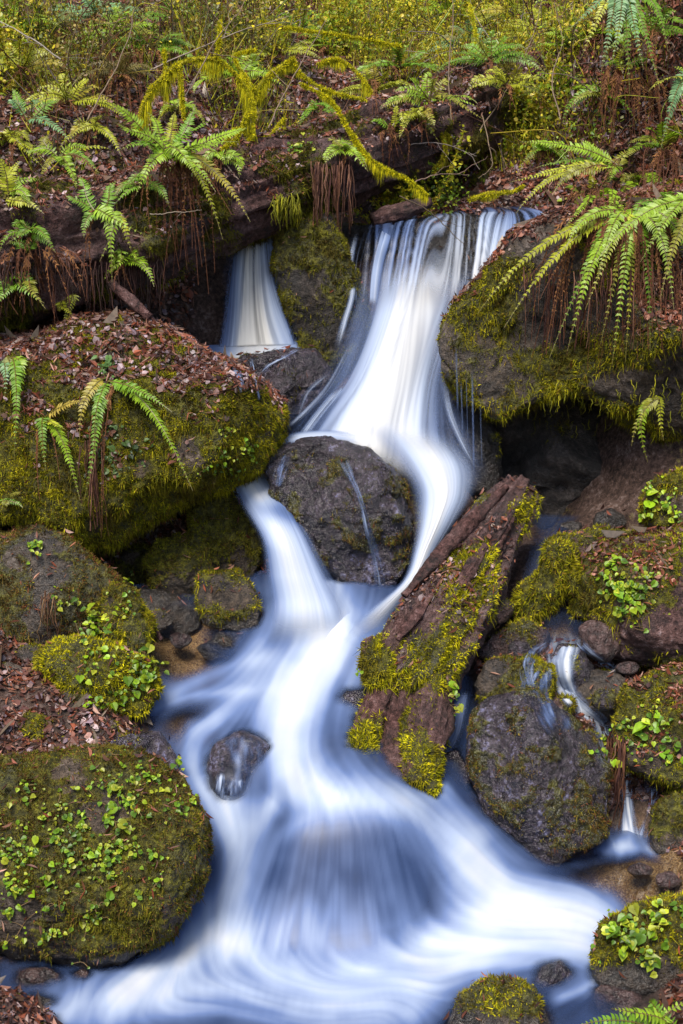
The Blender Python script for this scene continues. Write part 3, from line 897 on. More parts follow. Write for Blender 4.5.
# ------------------------------------------------------------------ WATER
# 1 rapids and lower pool: one surface, its foam follows the flow lines
FL = [  # centre line (pixels), half width, foam, clears
    ([(310, 585), (322, 620), (322, 650), (300, 680), (285, 705)], 34, 1.0),
    ([(350, 615), (318, 660), (296, 700), (288, 740), (302, 775), (350, 800), (405, 812), (445, 842), (478, 875), (520, 905), (580, 925)], 27, 1.0),
    ([(285, 700), (290, 750), (300, 790), (330, 802)], 20, .55),
    ([(270, 640), (245, 690), (215, 720), (190, 735)], 20, .34),
    ([(260, 655), (215, 672), (175, 690), (148, 700)], 10, .38),
    ([(262, 690), (215, 694), (178, 698), (150, 712)], 7, .42),
    ([(225, 715), (195, 735), (192, 770), (212, 805), (232, 840)], 11, .45),
    ([(215, 770), (228, 815), (240, 850), (232, 890), (214, 930), (180, 960), (125, 990)], 20, .95),
    ([(150, 975), (100, 1000), (40, 1022)], 22, .5),
    ([(275, 800), (262, 815), (250, 850), (240, 890), (220, 930)], 15, .7),
    ([(310, 815), (275, 845), (258, 880), (240, 925), (225, 960)], 12, .7),
    ([(215, 935), (280, 970), (350, 975), (430, 945), (500, 910)], 26, .75),
    ([(90, 1005), (220, 990), (330, 1005), (420, 985), (490, 945), (560, 925)], 26, .78),
    ([(470, 860), (490, 890), (520, 905), (600, 915)], 26, .8),
    ([(420, 960), (500, 950), (570, 945), (610, 960)], 18, .6),
    ([(600, 930), (604, 960), (590, 985), (560, 1000)], 8, .5),
    ([(490, 915), (470, 950), (430, 975), (410, 1020)], 20, .45),
    ([(452, 690), (440, 735), (430, 765), (448, 800), (480, 840)], 10, .5),
    ([(370, 640), (350, 690), (352, 740), (372, 780), (400, 800)], 14, .10),
    ([(395, 800), (440, 830), (470, 850)], 16, .5),
    ([(640, 800), (630, 840), (622, 848)], 10, .6),
    ([(600, 850), (630, 848), (655, 852)], 8, .55),
    # over the hump: thin streaked water
    ([(320, 806), (285, 850), (268, 900), (262, 950)], 16, .03),
    ([(335, 806), (318, 860), (308, 905), (306, 955)], 16, .03),
    ([(350, 806), (350, 860), (350, 905), (350, 955)], 16, .03),
    ([(372, 808), (390, 860), (398, 905), (400, 945)], 16, .03),
    ([(400, 815), (428, 860), (440, 900), (440, 930)], 14, .03),
    ([(690, 880), (640, 890), (590, 905)], 25, .05),
]
gw, gh, gy0, st = 342, 236, 560, 2
qx, qy = np.meshgrid(np.arange(gw) * st, gy0 + np.arange(gh) * st)
foam = np.zeros((gh, gw))
vx, vy = np.zeros((gh, gw)), np.zeros((gh, gw))
for pts, wd, fo in FL:
    c = catmull(pts, 60)
    t = np.gradient(c, axis=0)
    t /= np.linalg.norm(t, axis=1)[:, None] + 1e-9
    best = np.full((gh, gw), 1e9)
    tx, ty, par = np.zeros((gh, gw)), np.zeros((gh, gw)), np.zeros((gh, gw))
    for i in range(60):
        d = (qx - c[i, 0]) ** 2 + (qy - c[i, 1]) ** 2
        m = d < best
        best[m] = d[m]
        tx[m], ty[m], par[m] = t[i, 0], t[i, 1], i / 59
    w = np.exp(-best / (2 * (wd * 1.15) ** 2))
    end = sstep(0, .12, par + .05) * sstep(1.0, .85, par - .1) * .6 + .4
    core = np.exp(-(best / (wd * .98) ** 2) ** .8)
    foam = 1 - (1 - foam) * (1 - np.clip(.86 * fo * core * end, 0, .985))
    ww = w + 1e-4 / (1 + best / 400)
    vx += ww * tx
    vy += ww * ty
hm_ = np.exp(-((qx - 342) / 82.) ** 4 - ((qy - 885) / 62.) ** 4)
fx_, fy_ = (qx - 342) * .0075, np.ones_like(qx, float)
nv_ = np.hypot(vx, vy) + 1e-9
vx, vy = vx / nv_ * (1 - hm_) + hm_ * fx_, vy / nv_ * (1 - hm_) + hm_ * fy_
vm = np.hypot(vx, vy) + 1e-9
vx, vy = vx / vm, vy / vm


def bil(A, x, y):
    x = np.clip(x, 0, A.shape[1] - 1.001)
    y = np.clip(y, 0, A.shape[0] - 1.001)
    i, j = x.astype(int), y.astype(int)
    fx, fy = x - i, y - j
    return A[j, i] * (1 - fx) * (1 - fy) + A[j, i + 1] * fx * (1 - fy) + A[j + 1, i] * (1 - fx) * fy + A[j + 1, i + 1] * fx * fy


# streaks: noise drawn out along the flow
lw_, lh_ = 683, 470
nx_, ny_ = np.meshgrid(np.arange(lw_, dtype=float), np.arange(lh_, dtype=float))
def draw_out(passes, steps, seed):
    white = np.random.default_rng(seed).random((lh_, lw_))
    for _ in range(passes):
        white = (white + np.roll(white, 1, 0) + np.roll(white, 1, 1) + np.roll(white, -1, 0) + np.roll(white, -1, 1)) / 5
    acc = np.zeros((lh_, lw_))
    for sg in (1, -1):
        x, y = nx_.copy(), ny_.copy()
        for k in range(steps):
            acc += bil(white, x, y) * (1 - k / steps)
            u_, v_ = bil(vx, x / st, y / st), bil(vy, x / st, y / st)
            x = x + sg * u_ * 1.5
            y = y + sg * v_ * 1.5
    return (acc - acc.mean()) / acc.std()


LIC, LIC2 = draw_out(7, 50, 1), draw_out(34, 30, 2)

sx, sy = np.arange(-1.75, 2.0, .0085), np.arange(4.15, 6.75, .0085)
X_, Y_ = np.meshgrid(sx, sy)
wxy = np.stack([X_.ravel(), Y_.ravel()], 1)
wz = water_z(wxy)


def bump(px, py, z, rx, ry, h):
    c = PZ(px, py, z)
    return h * np.exp(-((wxy[:, 0] - c[0]) / rx) ** 2 - ((wxy[:, 1] - c[1]) / ry) ** 2)


wz = wz + bump(345, 850, .38, .22, .16, .06) + bump(240, 770, .48, .12, .12, .05)
WV = np.column_stack([wxy, wz])
wpx, wpy, _ = proj(WV)
f0 = bil(foam, wpx / st, (wpy - gy0) / st)
lic = bil(LIC, wpx, wpy - gy0)
licw = np.clip(lic, -2.2, 2.2)
lic2 = np.clip(bil(LIC2, wpx, wpy - gy0), -2, 2)
mid = np.clip(4 * f0 * (1 - f0), 0, 1)
fm = f0 + licw * (.012 + .022 * mid) + lic2 * (.015 + .05 * mid)
hump = np.exp(-((wpx - 335 + .12 * (wpy - 880)) / 102) ** 4 - ((wpy - 882 + .10 * (wpx - 335)) / 62) ** 4)
fan = (wpx - 342) / (1 + np.clip(wpy - 800, 0, 200) / 170.)
z0_ = np.zeros_like(fan)
n_a = noise(np.column_stack([fan / 17., wpy / 300., z0_ + 3]))
n_b = noise(np.column_stack([fan / 6.5, wpy / 170., z0_ + 9]))
n_c = noise(np.column_stack([fan / 2.6, wpy / 120., z0_ + 14]))
crest = np.exp(-((wpx - 335) / 70) ** 2) * 26
veil = sstep(0, 55, wpy - (905 - crest) - 26 * n_a - 16 * n_b + .10 * np.maximum(0, 320 - wpx))
dome = .25 + .07 * n_b + .04 * n_c + veil * (.34 + .20 * n_b + .14 * n_a + .07 * n_c)
fm = np.clip(.18 + .70 * fm, 0, 1)
fm = fm * (1 - hump) + np.clip(dome + .45 * f0 * sstep(905, 955, wpy), 0, 1) * hump
fm = np.clip(fm + .05 * fbm(np.column_stack([wpx / 34., wpy / 34., z0_]), 2), 0, 1)
clear = np.zeros(len(wpx))
for cx_, cy_, sx_, sy_ in [(660, 886, 62, 24), (610, 880, 40, 14), (180, 660, 36, 15), (192, 724, 26, 15), (172, 625, 34, 22), (640, 1000, 30, 14)]:
    clear = clear + 1.5 * np.exp(-((wpx - cx_) / sx_) ** 2 - ((wpy - cy_) / sy_) ** 2)
clear = np.clip(clear, 0, 1) * (1 - .8 * sstep(.15, .5, f0))
WV[:, 2] += .0015 * licw * f0 + .012 * fbm(np.column_stack([wxy * 3, np.zeros(len(wxy))]), 2)
# depth under the surface decides where the water thins out at stones and banks
B_ = bvh()
dep = np.empty(len(WV))
for i, v in enumerate(WV):
    vv = Vector(v)
    h = B_.ray_cast(vv, Vector((0, 0, -1)), 6)
    near = B_.find_nearest(vv, .4)
    nd = near[3] if near[0] is not None else .4
    inside = h[0] is None or h[1].z < 0
    dep[i] = -nd if inside else min(h[3], nd)
al = sstep(-.012, .04, dep) * np.clip(.62 + .75 * fm - .85 * clear * (1 - f0), .06, 1)
al = np.maximum(al, sstep(.05, .6, hump) * sstep(-.012, .04, dep))
al = np.clip(al + .25 * sstep(.25, .8, f0) * sstep(-.06, .03, dep), 0, 1)
fm = np.clip(fm - .14 * clear * (1 - f0), 0, 1)
WF = grid_faces(len(sx), len(sy))
keep = (dep[WF] > -.09).any(1) & (wpx[WF] > -120).any(1) & (wpx[WF] < 800).any(1)
WF = WF[keep]
used = np.unique(WF)
remap = np.full(len(WV), -1)
remap[used] = np.arange(len(used))
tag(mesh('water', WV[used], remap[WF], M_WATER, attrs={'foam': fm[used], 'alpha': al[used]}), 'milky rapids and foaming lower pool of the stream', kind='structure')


# 2 falls, chutes and trickles: ribbons
def ribbon(label, secs, foam_=1., streak=.2, cells=14, edge=.16, ends=(.06, .08), bul=.03, alpha=1., gaps=0., name='waterfall', seed=0, na=90, ns=140, prof=None, amp=.004):
    Lp = catmull(np.array([P(*s[0]) for s in secs]), ns)
    Rp = catmull(np.array([P(*s[1]) for s in secs]), ns)
    t = np.linspace(0, 1, na)
    V = Lp[:, None] * (1 - t)[None, :, None] + Rp[:, None] * t[None, :, None]
    s = np.concatenate([[0], np.cumsum(np.linalg.norm(np.diff((Lp + Rp) / 2, axis=0), axis=1))])
    sn = s / s[-1]
    ss, tt = np.meshgrid(s, t, indexing='ij')
    sN = np.repeat(sn[:, None], na, 1)
    warp = .13 * noise(np.column_stack([ss.ravel() * .8, tt.ravel() * 4, np.full(ss.size, seed + .5)])).reshape(ss.shape)
    q = np.column_stack([(tt + warp).ravel() * cells, ss.ravel() * .9, np.full(ss.size, seed * 3.7)])
    st1 = noise(q).reshape(ss.shape)
    q2 = q * np.array([2.7, 1.3, 1]) + 7
    st2 = noise(q2).reshape(ss.shape)
    q3 = q * np.array([.35, .8, 1]) + 3
    st0 = noise(q3).reshape(ss.shape)
    st3 = noise(q * np.array([6.5, 1.6, 1]) + 21).reshape(ss.shape)
    stv = .75 * st0 + .6 * st1 * (1 + st0) + .42 * st2 + .3 * st3
    V = V + np.array([0, -1., .45]) * (bul * np.sin(math.pi * tt) + amp * stv)[..., None]
    e = sstep(0, edge, tt + .05 * st1) * sstep(0, edge, 1 - tt + .05 * st1)
    a = e ** 1.3 * sstep(0, ends[0] + 1e-4, sN) * sstep(0, ends[1] + 1e-4, 1 - sN)
    pf = prof(sN, tt) if prof else np.ones_like(tt)
    wide = sstep(0, .46, np.minimum(tt, 1 - tt) + .06 * st0)
    fo = np.clip(foam_ * pf * (.42 + .48 * wide) + .75 * streak * stv, 0, 1)
    a = a * np.clip(alpha + gaps * (stv * 1.6 - .25), 0, 1)
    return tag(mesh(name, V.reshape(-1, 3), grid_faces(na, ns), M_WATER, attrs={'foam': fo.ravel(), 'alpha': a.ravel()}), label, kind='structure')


ribbon('tall right-hand upper fall dropping from the wide lip in white streaks',
       [((376, 216, 9.1), (516, 203, 9.1)), ((370, 222, 8.5), (538, 208, 8.5)), ((366, 230, 8.12), (544, 217, 8.15)), ((362, 252, 7.98), (546, 244, 8.0)), ((358, 280, 7.9), (545, 274, 7.92)), ((354, 314, 7.76), (540, 308, 7.84))],
       foam_=.86, streak=.27, cells=24, edge=.05, gaps=.95, alpha=.8, ends=(.02, .12), seed=1, na=170,
       prof=lambda s, t: (.28 + .6 * sstep(.30, .52, s) + .25 * sstep(.6, .95, s)) * (.62 + .42 * sstep(.15, .5, t)))
ribbon('thin separate threads of water at the left end of the upper lip',
       [((358, 226, 8.3), (396, 224, 8.3)), ((354, 240, 8.0), (392, 240, 8.0)), ((348, 270, 7.88), (385, 270, 7.9)), ((350, 305, 7.72), (380, 308, 7.74))], foam_=.6, streak=.35, cells=7, edge=.1, gaps=1.0, alpha=.55, seed=2)
ribbon('steep white chute pouring between pillar and overhanging boulder',
       [((348, 258, 7.92), (500, 258, 7.92)), ((344, 296, 7.75), (496, 300, 7.75)), ((332, 335, 7.58), (486, 338, 7.56)), ((310, 380, 7.38), (478, 386, 7.36)), ((280, 412, 7.24), (484, 432, 7.12)), ((256, 438, 7.10), (496, 474, 6.95)), ((256, 454, 6.99), (484, 500, 6.85))],
       foam_=1.0, streak=.17, cells=12, edge=.34, gaps=.4, ends=(.3, .16), seed=3, ns=180, na=130, bul=.07, prof=lambda s, t: .62 + .42 * np.exp(-((t - .52) / .26) ** 2))
ribbon('curving white flow around the right side of the wet midstream boulder',
       [((340, 408, 7.12), (458, 430, 7.05)), ((372, 440, 6.99), (482, 470, 6.95)), ((404, 480, 6.85), (476, 496, 6.86)), ((411, 515, 6.68), (460, 520, 6.72)), ((409, 550, 6.55), (440, 548, 6.6)), ((398, 583, 6.42), (424, 577, 6.46)), ((362, 612, 6.3), (400, 612, 6.34)), ((318, 648, 6.12), (376, 650, 6.16))],
       foam_=.95, streak=.10, cells=6, edge=.32, seed=4, ns=200, bul=.04, ends=(.2, .36))
ribbon('white sheet of water folding over the crown of the midstream boulder',
       [((268, 438, 7.05), (276, 452, 6.8)), ((300, 430, 7.05), (305, 446, 6.78)), ((335, 429, 7.05), (337, 444, 6.78)), ((368, 434, 7.02), (366, 452, 6.78))], foam_=.85, streak=.12, cells=4, edge=.4, seed=14, ends=(.2, .35))
ribbon('middle-left cascade falling between dark mossy boulder and wet midstream boulder',
       [((214, 468, 7.0), (272, 458, 7.0)), ((228, 484, 6.82), (282, 482, 6.86)), ((238, 504, 6.66), (298, 506, 6.7)), ((252, 528, 6.52), (312, 532, 6.56)), ((258, 545, 6.45), (322, 552, 6.48)), ((260, 575, 6.4), (338, 582, 6.4)), ((262, 610, 6.32), (354, 612, 6.32)), ((250, 652, 6.13), (368, 650, 6.16))],
       foam_=.95, streak=.11, cells=8, edge=.24, seed=5, ns=180, bul=.05, ends=(.12, .22), prof=lambda s, t: 1 - .42 * np.exp(-((s - .36) / .07) ** 2) * sstep(.1, .4, t) - .35 * sstep(.3, .0, t) * sstep(.4, .6, s) * sstep(.9, .75, s))
for i, (pts, w_) in enumerate([([(356, 232, 8.05), (350, 262, 7.9), (352, 292, 7.75), (344, 322, 7.6), (336, 350, 7.45)], 10), ([(352, 345, 7.45), (330, 385, 7.3), (306, 412, 7.15), (286, 430, 7.05)], 13), ([(340, 388, 7.28), (318, 415, 7.12), (300, 440, 6.98)], 16),
                                ([(330, 372, 7.36), (308, 392, 7.26), (296, 418, 7.1), (272, 440, 7.0)], 9), ([(444, 372, 7.3), (450, 410, 7.12), (462, 440, 7.02), (478, 470, 6.93)], 14)]):
    ribbon(['side strand at the left of the right-hand upper fall', 'fanning strand stepping down left of the chute', 'broad strand spreading over the ledge above the midstream boulder', 'thin outer strand left of the chute', 'veil of water at the right edge of the chute'][i],
           [((x_ - w_ / 2, y_, Y_), (x_ + w_ / 2, y_ + 2, Y_)) for x_, y_, Y_ in pts], foam_=.75, streak=.25, cells=3, edge=.45, alpha=.5, gaps=.6, seed=90 + i, na=26, ns=80, bul=.015, ends=(.2, .25))
ribbon('narrow left upper fall seen under the fallen log',
       [((230, 226, 8.3), (284, 218, 8.3)), ((228, 240, 8.05), (282, 232, 8.05)), ((223, 275, 7.95), (287, 275, 7.95)), ((219, 315, 7.88), (294, 312, 7.88)), ((214, 350, 7.8), (304, 347, 7.8))], foam_=1., streak=.24, cells=10, edge=.12, gaps=.5, seed=6,
       ends=(.05, .02), prof=lambda s, t: (.75 + .35 * s) * (.85 + .35 * np.exp(-((t - .4) / .25) ** 2)))
ribbon('white foaming shelf at the foot of the narrow left fall', [((198, 345, 7.86), (304, 340, 7.86)), ((203, 352, 7.74), (304, 349, 7.74)), ((214, 364, 7.6), (262, 358, 7.64))], foam_=1., streak=.08, cells=6, edge=.12, ends=(.1, .25), seed=7, bul=.01)
for i, (x, y0, y1, w, a_) in enumerate([(456, 345, 415, 3.5, .3), (461, 380, 440, 2.5, .3), (472, 368, 478, 3.5, .45), (480, 400, 470, 2, .2), (448, 395, 425, 2.5, .25), (466, 372, 450, 1.6, .3)]):
    ribbon('fine drip line falling from the edge of the overhanging boulder', [((x - w / 2, y0, 6.9), (x + w / 2, y0, 6.9)), ((x - w / 2 + 1, (y0 + y1) / 2, 6.88), (x + w / 2 + 1, (y0 + y1) / 2, 6.88)), ((x - w / 2 + 2, y1, 6.86), (x + w / 2 + 2, y1, 6.86))],
           foam_=.55, streak=.15, cells=1, edge=.45, alpha=a_, seed=30 + i, na=8, ns=40, bul=.004, ends=(.2, .2), name='drip', amp=.003)
# trickles that cling to the midstream boulder
def cling(label, pts, w, a_, f_, seed, ns=70, na=20, name='waterfall', gaps=.5):
    c = catmull(np.array(pts, float), ns)
    t = np.linspace(0, 1, na)
    tn = np.gradient(c[:, :2], axis=0)
    tn /= np.linalg.norm(tn, axis=1)[:, None] + 1e-9
    V, Nn = np.zeros((ns, na, 3)), np.zeros((ns, na, 3))
    for i in range(ns):
        for j in range(na):
            o_ = (t[j] - .5) * c[i, 2]
            V[i, j], Nn[i, j] = hit(c[i, 0] - tn[i, 1] * o_ * (1 if tn[i, 1] < 0 else -1) * -1, c[i, 1] + tn[i, 0] * o_ * .5)
    for k in range(14):
        Vp = np.pad(V, ((1, 1), (1, 1), (0, 0)), 'edge')
        V = .4 * V + .15 * (Vp[2:, 1:-1] + Vp[:-2, 1:-1] + Vp[1:-1, 2:] + Vp[1:-1, :-2])
    V = V + np.array([0, -.012, .006]) + Nn * .004
    s_ = np.linspace(0, 1, ns)
    ss, tt = np.meshgrid(s_, t, indexing='ij')
    q = np.column_stack([tt.ravel() * 3.2, ss.ravel() * 2.2, np.full(ss.size, seed * 2.3)])
    st_ = (.8 * noise(q) + .6 * noise(q * np.array([2.6, 1.6, 1])) + .4 * noise(q * np.array([6, 2.5, 1]))).reshape(ss.shape)
    e = sstep(0, .42, tt + .12 * st_) * sstep(0, .42, 1 - tt + .12 * st_)
    al_ = e * sstep(0, .15, ss) * sstep(0, .12, 1 - ss) * np.clip(a_ + gaps * (st_ * 1.6 - .15), .06, 1)
    fo_ = np.clip(f_ * (.6 + .4 * e) + .3 * st_, .12, 1)
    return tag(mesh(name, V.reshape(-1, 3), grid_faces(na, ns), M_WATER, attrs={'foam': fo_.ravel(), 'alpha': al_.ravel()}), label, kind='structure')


cling('thin white trickle down the face of the midstream boulder', [(342, 458, 16), (350, 476, 11), (361, 500, 7), (367, 525, 10), (374, 550, 12), (379, 575, 17), (382, 596, 22)], 8, .42, .5, 41)
cling('faint film of water at the left shoulder of the midstream boulder', [(288, 455, 14), (281, 470, 14), (276, 488, 12)], 8, .3, .35, 42)
for i, pts in enumerate([[(234, 362, 9), (238, 376, 9), (243, 394, 8)], [(251, 358, 5), (255, 378, 5), (259, 402, 5)], [(300, 350, 6), (284, 358, 6), (270, 366, 6), (262, 374, 6)],
                         [(330, 392, 10), (318, 402, 9), (308, 416, 10), (298, 432, 10)], [(345, 388, 12), (335, 402, 12), (326, 420, 14)]]):
    cling(['trickle from the left shelf down the dark boulder', 'thin central trickle on the dark wet boulder', 'slanting trickle over the top of the dark wet boulder', 'small white strand left of the chute', 'white strand hugging the left edge of the chute'][i], pts, 8, .6, .55, 60 + i)
for i, (x_, w_) in enumerate([(222, 16), (238, 22), (256, 20), (270, 14)]):
    cling('white streak pouring off the %s of the smooth dark stone' % ['left flank', 'lower left front', 'lower right front', 'right flank'][i], [(x_, 772 + 6 * (i % 2), w_ * .6), (x_ - 1, 788, w_ * .9), (x_ - 2, 803, w_ * 1.2), (x_ - 4, 822, w_ * 1.5)], 8, .75, .6, 80 + i)
cling('film of water sliding over the smooth dark stone', [(240, 734, 50), (242, 752, 62), (241, 775, 64), (238, 802, 58)], 8, .34, .26, 70, na=30, gaps=.3)
# right-hand side trickle
def pool(label, pts, foam_, alpha, seed):
    ribbon(label, pts, foam_=foam_, streak=.08, cells=4, edge=.2, alpha=alpha, seed=seed, na=40, ns=60, bul=0, ends=(.1, .1), name='pool', amp=.003)
pool('dark still pool at the mouth of the cave', [((530, 512, 6.9), (590, 514, 6.9)), ((528, 535, 6.65), (570, 535, 6.65)), ((518, 575, 6.45), (556, 575, 6.45)), ((505, 615, 6.25), (545, 612, 6.28))], .07, .6, 50)
pool('brown clear pool above the small right-hand falls', [((548, 596, 6.35), (592, 596, 6.35)), ((540, 622, 6.2), (590, 622, 6.2)), ((538, 645, 6.08), (578, 645, 6.08))], .10, .45, 52)
cling('small white step of the right-hand trickle', [(560, 630, 40), (562, 645, 42), (560, 665, 34), (566, 690, 28), (582, 708, 30), (600, 724, 26), (604, 745, 20), (605, 768, 18)], 8, .85, .74, 53, ns=110, na=30)
cling('wet sheet of water over the stones beside the trickle', [(545, 668, 30), (540, 690, 46), (548, 712, 50), (560, 735, 40)], 8, .28, .3, 153, na=30, gaps=.6)
cling('right fork of the small trickle', [(574, 636, 14), (586, 650, 16), (602, 662, 18), (618, 672, 14)], 8, .7, .62, 54)
cling('left fork of the small trickle', [(548, 640, 16), (534, 650, 20), (526, 666, 18), (530, 690, 16)], 8, .55, .5, 55)
cling('little fall under the low bank rock at right', [(624, 770, 16), (625, 795, 18), (627, 825, 26), (628, 842, 40), (628, 856, 54)], 8, .7, .68, 56, na=30)
cling('side dribble next to the little fall at right', [(655, 785, 9), (650, 810, 10), (642, 835, 14), (636, 852, 18)], 8, .35, .42, 57)
ribbon('narrow run of water between broken log and wet purple-brown boulder', [((452, 690, 5.95), (472, 690, 5.95)), ((438, 730, 5.8), (466, 730, 5.8)), ((428, 765, 5.68), (452, 765, 5.68)), ((436, 800, 5.58), (470, 805, 5.55)), ((452, 830, 5.42), (500, 840, 5.4))], foam_=.5, streak=.25, cells=5, edge=.3, alpha=.85, seed=58, bul=.01, na=40)

exec_veg = True
# ------------------------------------------------------------------ FERNS
UPV = np.array([0, 0, 1.0])
G1, G2, G3, G4 = A3(.14, .27, .012), A3(.24, .37, .014), A3(.36, .38, .02), A3(.16, .31, .12)
DEADC, DEADR = A3(.22, .10, .035), A3(.13, .05, .025)


def frond(p0, p1, arch, width, col, parent, dead=False, face=None, rng=RNG, name=None, pairs=None, stalk=.1):
    p0, p1 = np.array(p0, float), np.array(p1, float)
    L = np.linalg.norm(p1 - p0)
    ctrl = (p0 + p1) / 2 + UPV * arch
    if p1[2] < p0[2] - .1:      # a long frond rises, then its end hangs
        ctrl = p0 * .42 + p1 * .58
        ctrl[2] = p0[2] + arch * .55
    ctrl = ctrl + RT * rng.normal(0, .05)
    if not dead and rng.random() < .14: col = np.array(col) * .5 + A3(.26, .15, .03) * .6
    ctrl = ctrl + (p0 - ctrl) * .12 * (arch > 0)
    ctrl = clear_ctrl(p0, ctrl, p1)
    n = pairs or int(np.clip(L * 70, 16, 46))
    m = n + 1
    t = np.linspace(0, 1, m)[:, None]
    c = p0 * (1 - t) ** 2 + 2 * ctrl * t * (1 - t) + p1 * t * t
    c = c + rng.normal(0, .006, 3) * np.sin(t * 6)
    tan = unit(np.gradient(c, axis=0))
    ref = unit((face if face is not None else UPV * .8 + np.array([0, -.6, 0])) + rng.normal(0, .18, 3))
    side = unit(np.cross(tan, ref))
    nor = np.cross(side, tan)
    buf = Buf()
    V, F, *_ = tube(c, np.linspace(.0035, .0012, m) * (1.2 if not dead else .9), 4)
    buf.add(V, F, A3(.16, .13, .03) if not dead else DEADR)
    u = t[:, 0]
    prof = np.where(u < stalk, 0, np.clip((u - stalk) / .12, 0, 1) ** .7 * .75 + .25) * np.clip((1 - u) * 1.35, 0, 1) ** .75
    prof = prof * (u >= stalk)
    sp = L / n
    col = np.array(col)
    for sg in (-1, 1):
        k = np.where(prof > .04)[0]
        if rng.random() < .5 and len(k) > 8: k = np.delete(k, rng.integers(2, len(k) - 2, rng.integers(0, 3)))
        base = c[k] + nor[k] * .001
        if dead:
            d = unit(side[k] * sg * rng.uniform(.15, .8, (len(k), 1)) + tan[k] * .5 + rng.normal(0, .35, (len(k), 3)) - UPV * .5)
            LL = width * prof[k] * rng.uniform(.4, 1.0, len(k))
        else:
            d = unit(side[k] * sg + tan[k] * (.22 + .3 * u[k][:, None]) + nor[k] * rng.normal(.08, .10, (len(k), 1)) - UPV * .16 + rng.normal(0, .05, (len(k), 3)))
            LL = width * prof[k] * rng.uniform(.78, 1.1, len(k))
        wv = unit(tan[k] - d * (tan[k] * d).sum(1)[:, None])
        wv = unit(wv + nor[k] * rng.normal(0, .25, (len(k), 1)))
        w = np.minimum(sp * .47, LL * .32)[:, None] * (1 if not dead else .6)
        LL = LL[:, None]
        tipd = d - UPV * .12 + tan[k] * .12
        V = np.stack([base, base + d * LL * .22 + wv * w, base + d * LL * .7 + wv * w * .62, base + tipd * LL, base + d * LL * .66 - wv * w * .62, base + d * LL * .18 - wv * w], 1)
        F = np.arange(len(k))[:, None] * 6
        F = np.vstack([F + np.array([0, 1, 2, 3]), F + np.array([0, 3, 4, 5])])
        cc = col[None] * (1 + rng.uniform(-.16, .16, (len(k), 1)))
        if not dead:
            tipb = sstep(.75, 1, u[k])[:, None] * .35
            cc = cc * (1 - tipb) + A3(.28, .22, .04) * tipb
        buf.add(V.reshape(-1, 3), F, np.repeat(cc, 6, 0))
    return buf.build(name or ('dead_frond' if dead else 'frond'), M_DEAD if dead else M_LEAF, parent)


def pxt(base, tx, ty, dy=0.):
    h, _ = hit(tx, ty)
    return P(tx, ty, min(base[1] + dy, h[1] - .05))


def clear_ctrl(p0, ctrl, p1):
    for _ in range(3):
        worst = 0.
        for t in (.2, .4, .6, .8):
            q = p0 * (1 - t) ** 2 + 2 * ctrl * t * (1 - t) + p1 * t * t
            x, y, _z = proj(q)
            h, _n = hit(x, y)
            worst = max(worst, q[1] - (h[1] - .03))
        if worst <= 0: break
        ctrl = ctrl + np.array([0, -2.0, .5]) * min(worst, .25)
    return ctrl


def fern(label, crown, fronds, dead=(), curtain=None, group=None, name='sword_fern'):
    """fronds: (tip px, tip py, depth shift, arch, width, colour)"""
    cx, cy, Y = crown
    hh = hit(cx, cy)[0]
    c = P(cx, cy, min(Y, hh[1] - .01)) if Y else hh
    o = empty(name, c)
    bpy.context.view_layer.update()
    for f in fronds:
        tx, ty, dy, ar, wd, col = f
        b = c + RNG.normal(0, .012, 3)
        frond(b, pxt(c, tx, ty, dy), ar, wd, col * RNG.uniform(.85, 1.12), o)
    for f in dead:
        tx, ty, dy, ar, wd = f
        frond(c + RNG.normal(0, .015, 3), pxt(c, tx, ty, dy), ar, wd, DEADC * RNG.uniform(.6, 1.2), o, dead=True)
    if curtain:
        x0, x1, y1, n = curtain
        for i in range(n):
            tx = x0 + (x1 - x0) * (i + .5) / n + RNG.normal(0, 3)
            frond(c + np.array([(tx - cx) / FPX * c[1] * .55, RNG.uniform(-.06, .03), RNG.uniform(-.05, .02)]), pxt(c, tx, y1 + RNG.normal(0, 14), RNG.uniform(-.12, .05)), .04, .035, (DEADC if RNG.random() < .6 else DEADR) * RNG.uniform(.55, 1.2), o, dead=True)
    return tag(o, label, 'fern', group)


FG = 'sword ferns on the banks'
fern('large bright sword fern on the log left of the falls with brown dead skirt', (168, 158, 7.25),
     [(106, 101, -.05, .10, .06, G2), (116, 122, -.15, .08, .055, G2), (120, 150, -.25, .10, .055, G1), (136, 196, -.3, .16, .055, G2), (152, 150, -.35, .12, .05, G1), (196, 176, -.4, .16, .06, G2), (247, 128, .0, .07, .06, G2), (240, 142, -.15, .05, .055, G2),
      (214, 118, .1, .08, .05, G1), (196, 104, .15, .06, .05, G1), (216, 192, -.3, .14, .055, G2), (250, 222, -.25, .16, .055, G3), (176, 112, .25, .05, .05, G3), (222, 150, -.3, .09, .055, G2), (146, 112, .1, .05, .05, G2), (223, 240, -.2, .2, .05, G3)],
     dead=[(232, 215, -.2, .1, .04), (150, 230, -.2, .1, .04)], curtain=(158, 216, 262, 17), group=FG)
fern('fern hanging in the leaf litter below the left end of the long log', (100, 212, 7.0),
     [(100, 262, -.1, .06, .05, G2), (112, 282, -.12, .08, .045, G2), (147, 236, -.1, .08, .05, G2), (84, 238, -.1, .06, .045, G1), (132, 252, -.05, .07, .04, G3), (66, 196, 0, .05, .05, G1), (78, 178, .1, .06, .05, G1), (118, 180, .1, .05, .05, G1)],
     dead=[(94, 300, -.05, .06, .03), (80, 290, -.05, .06, .03)], group=FG)
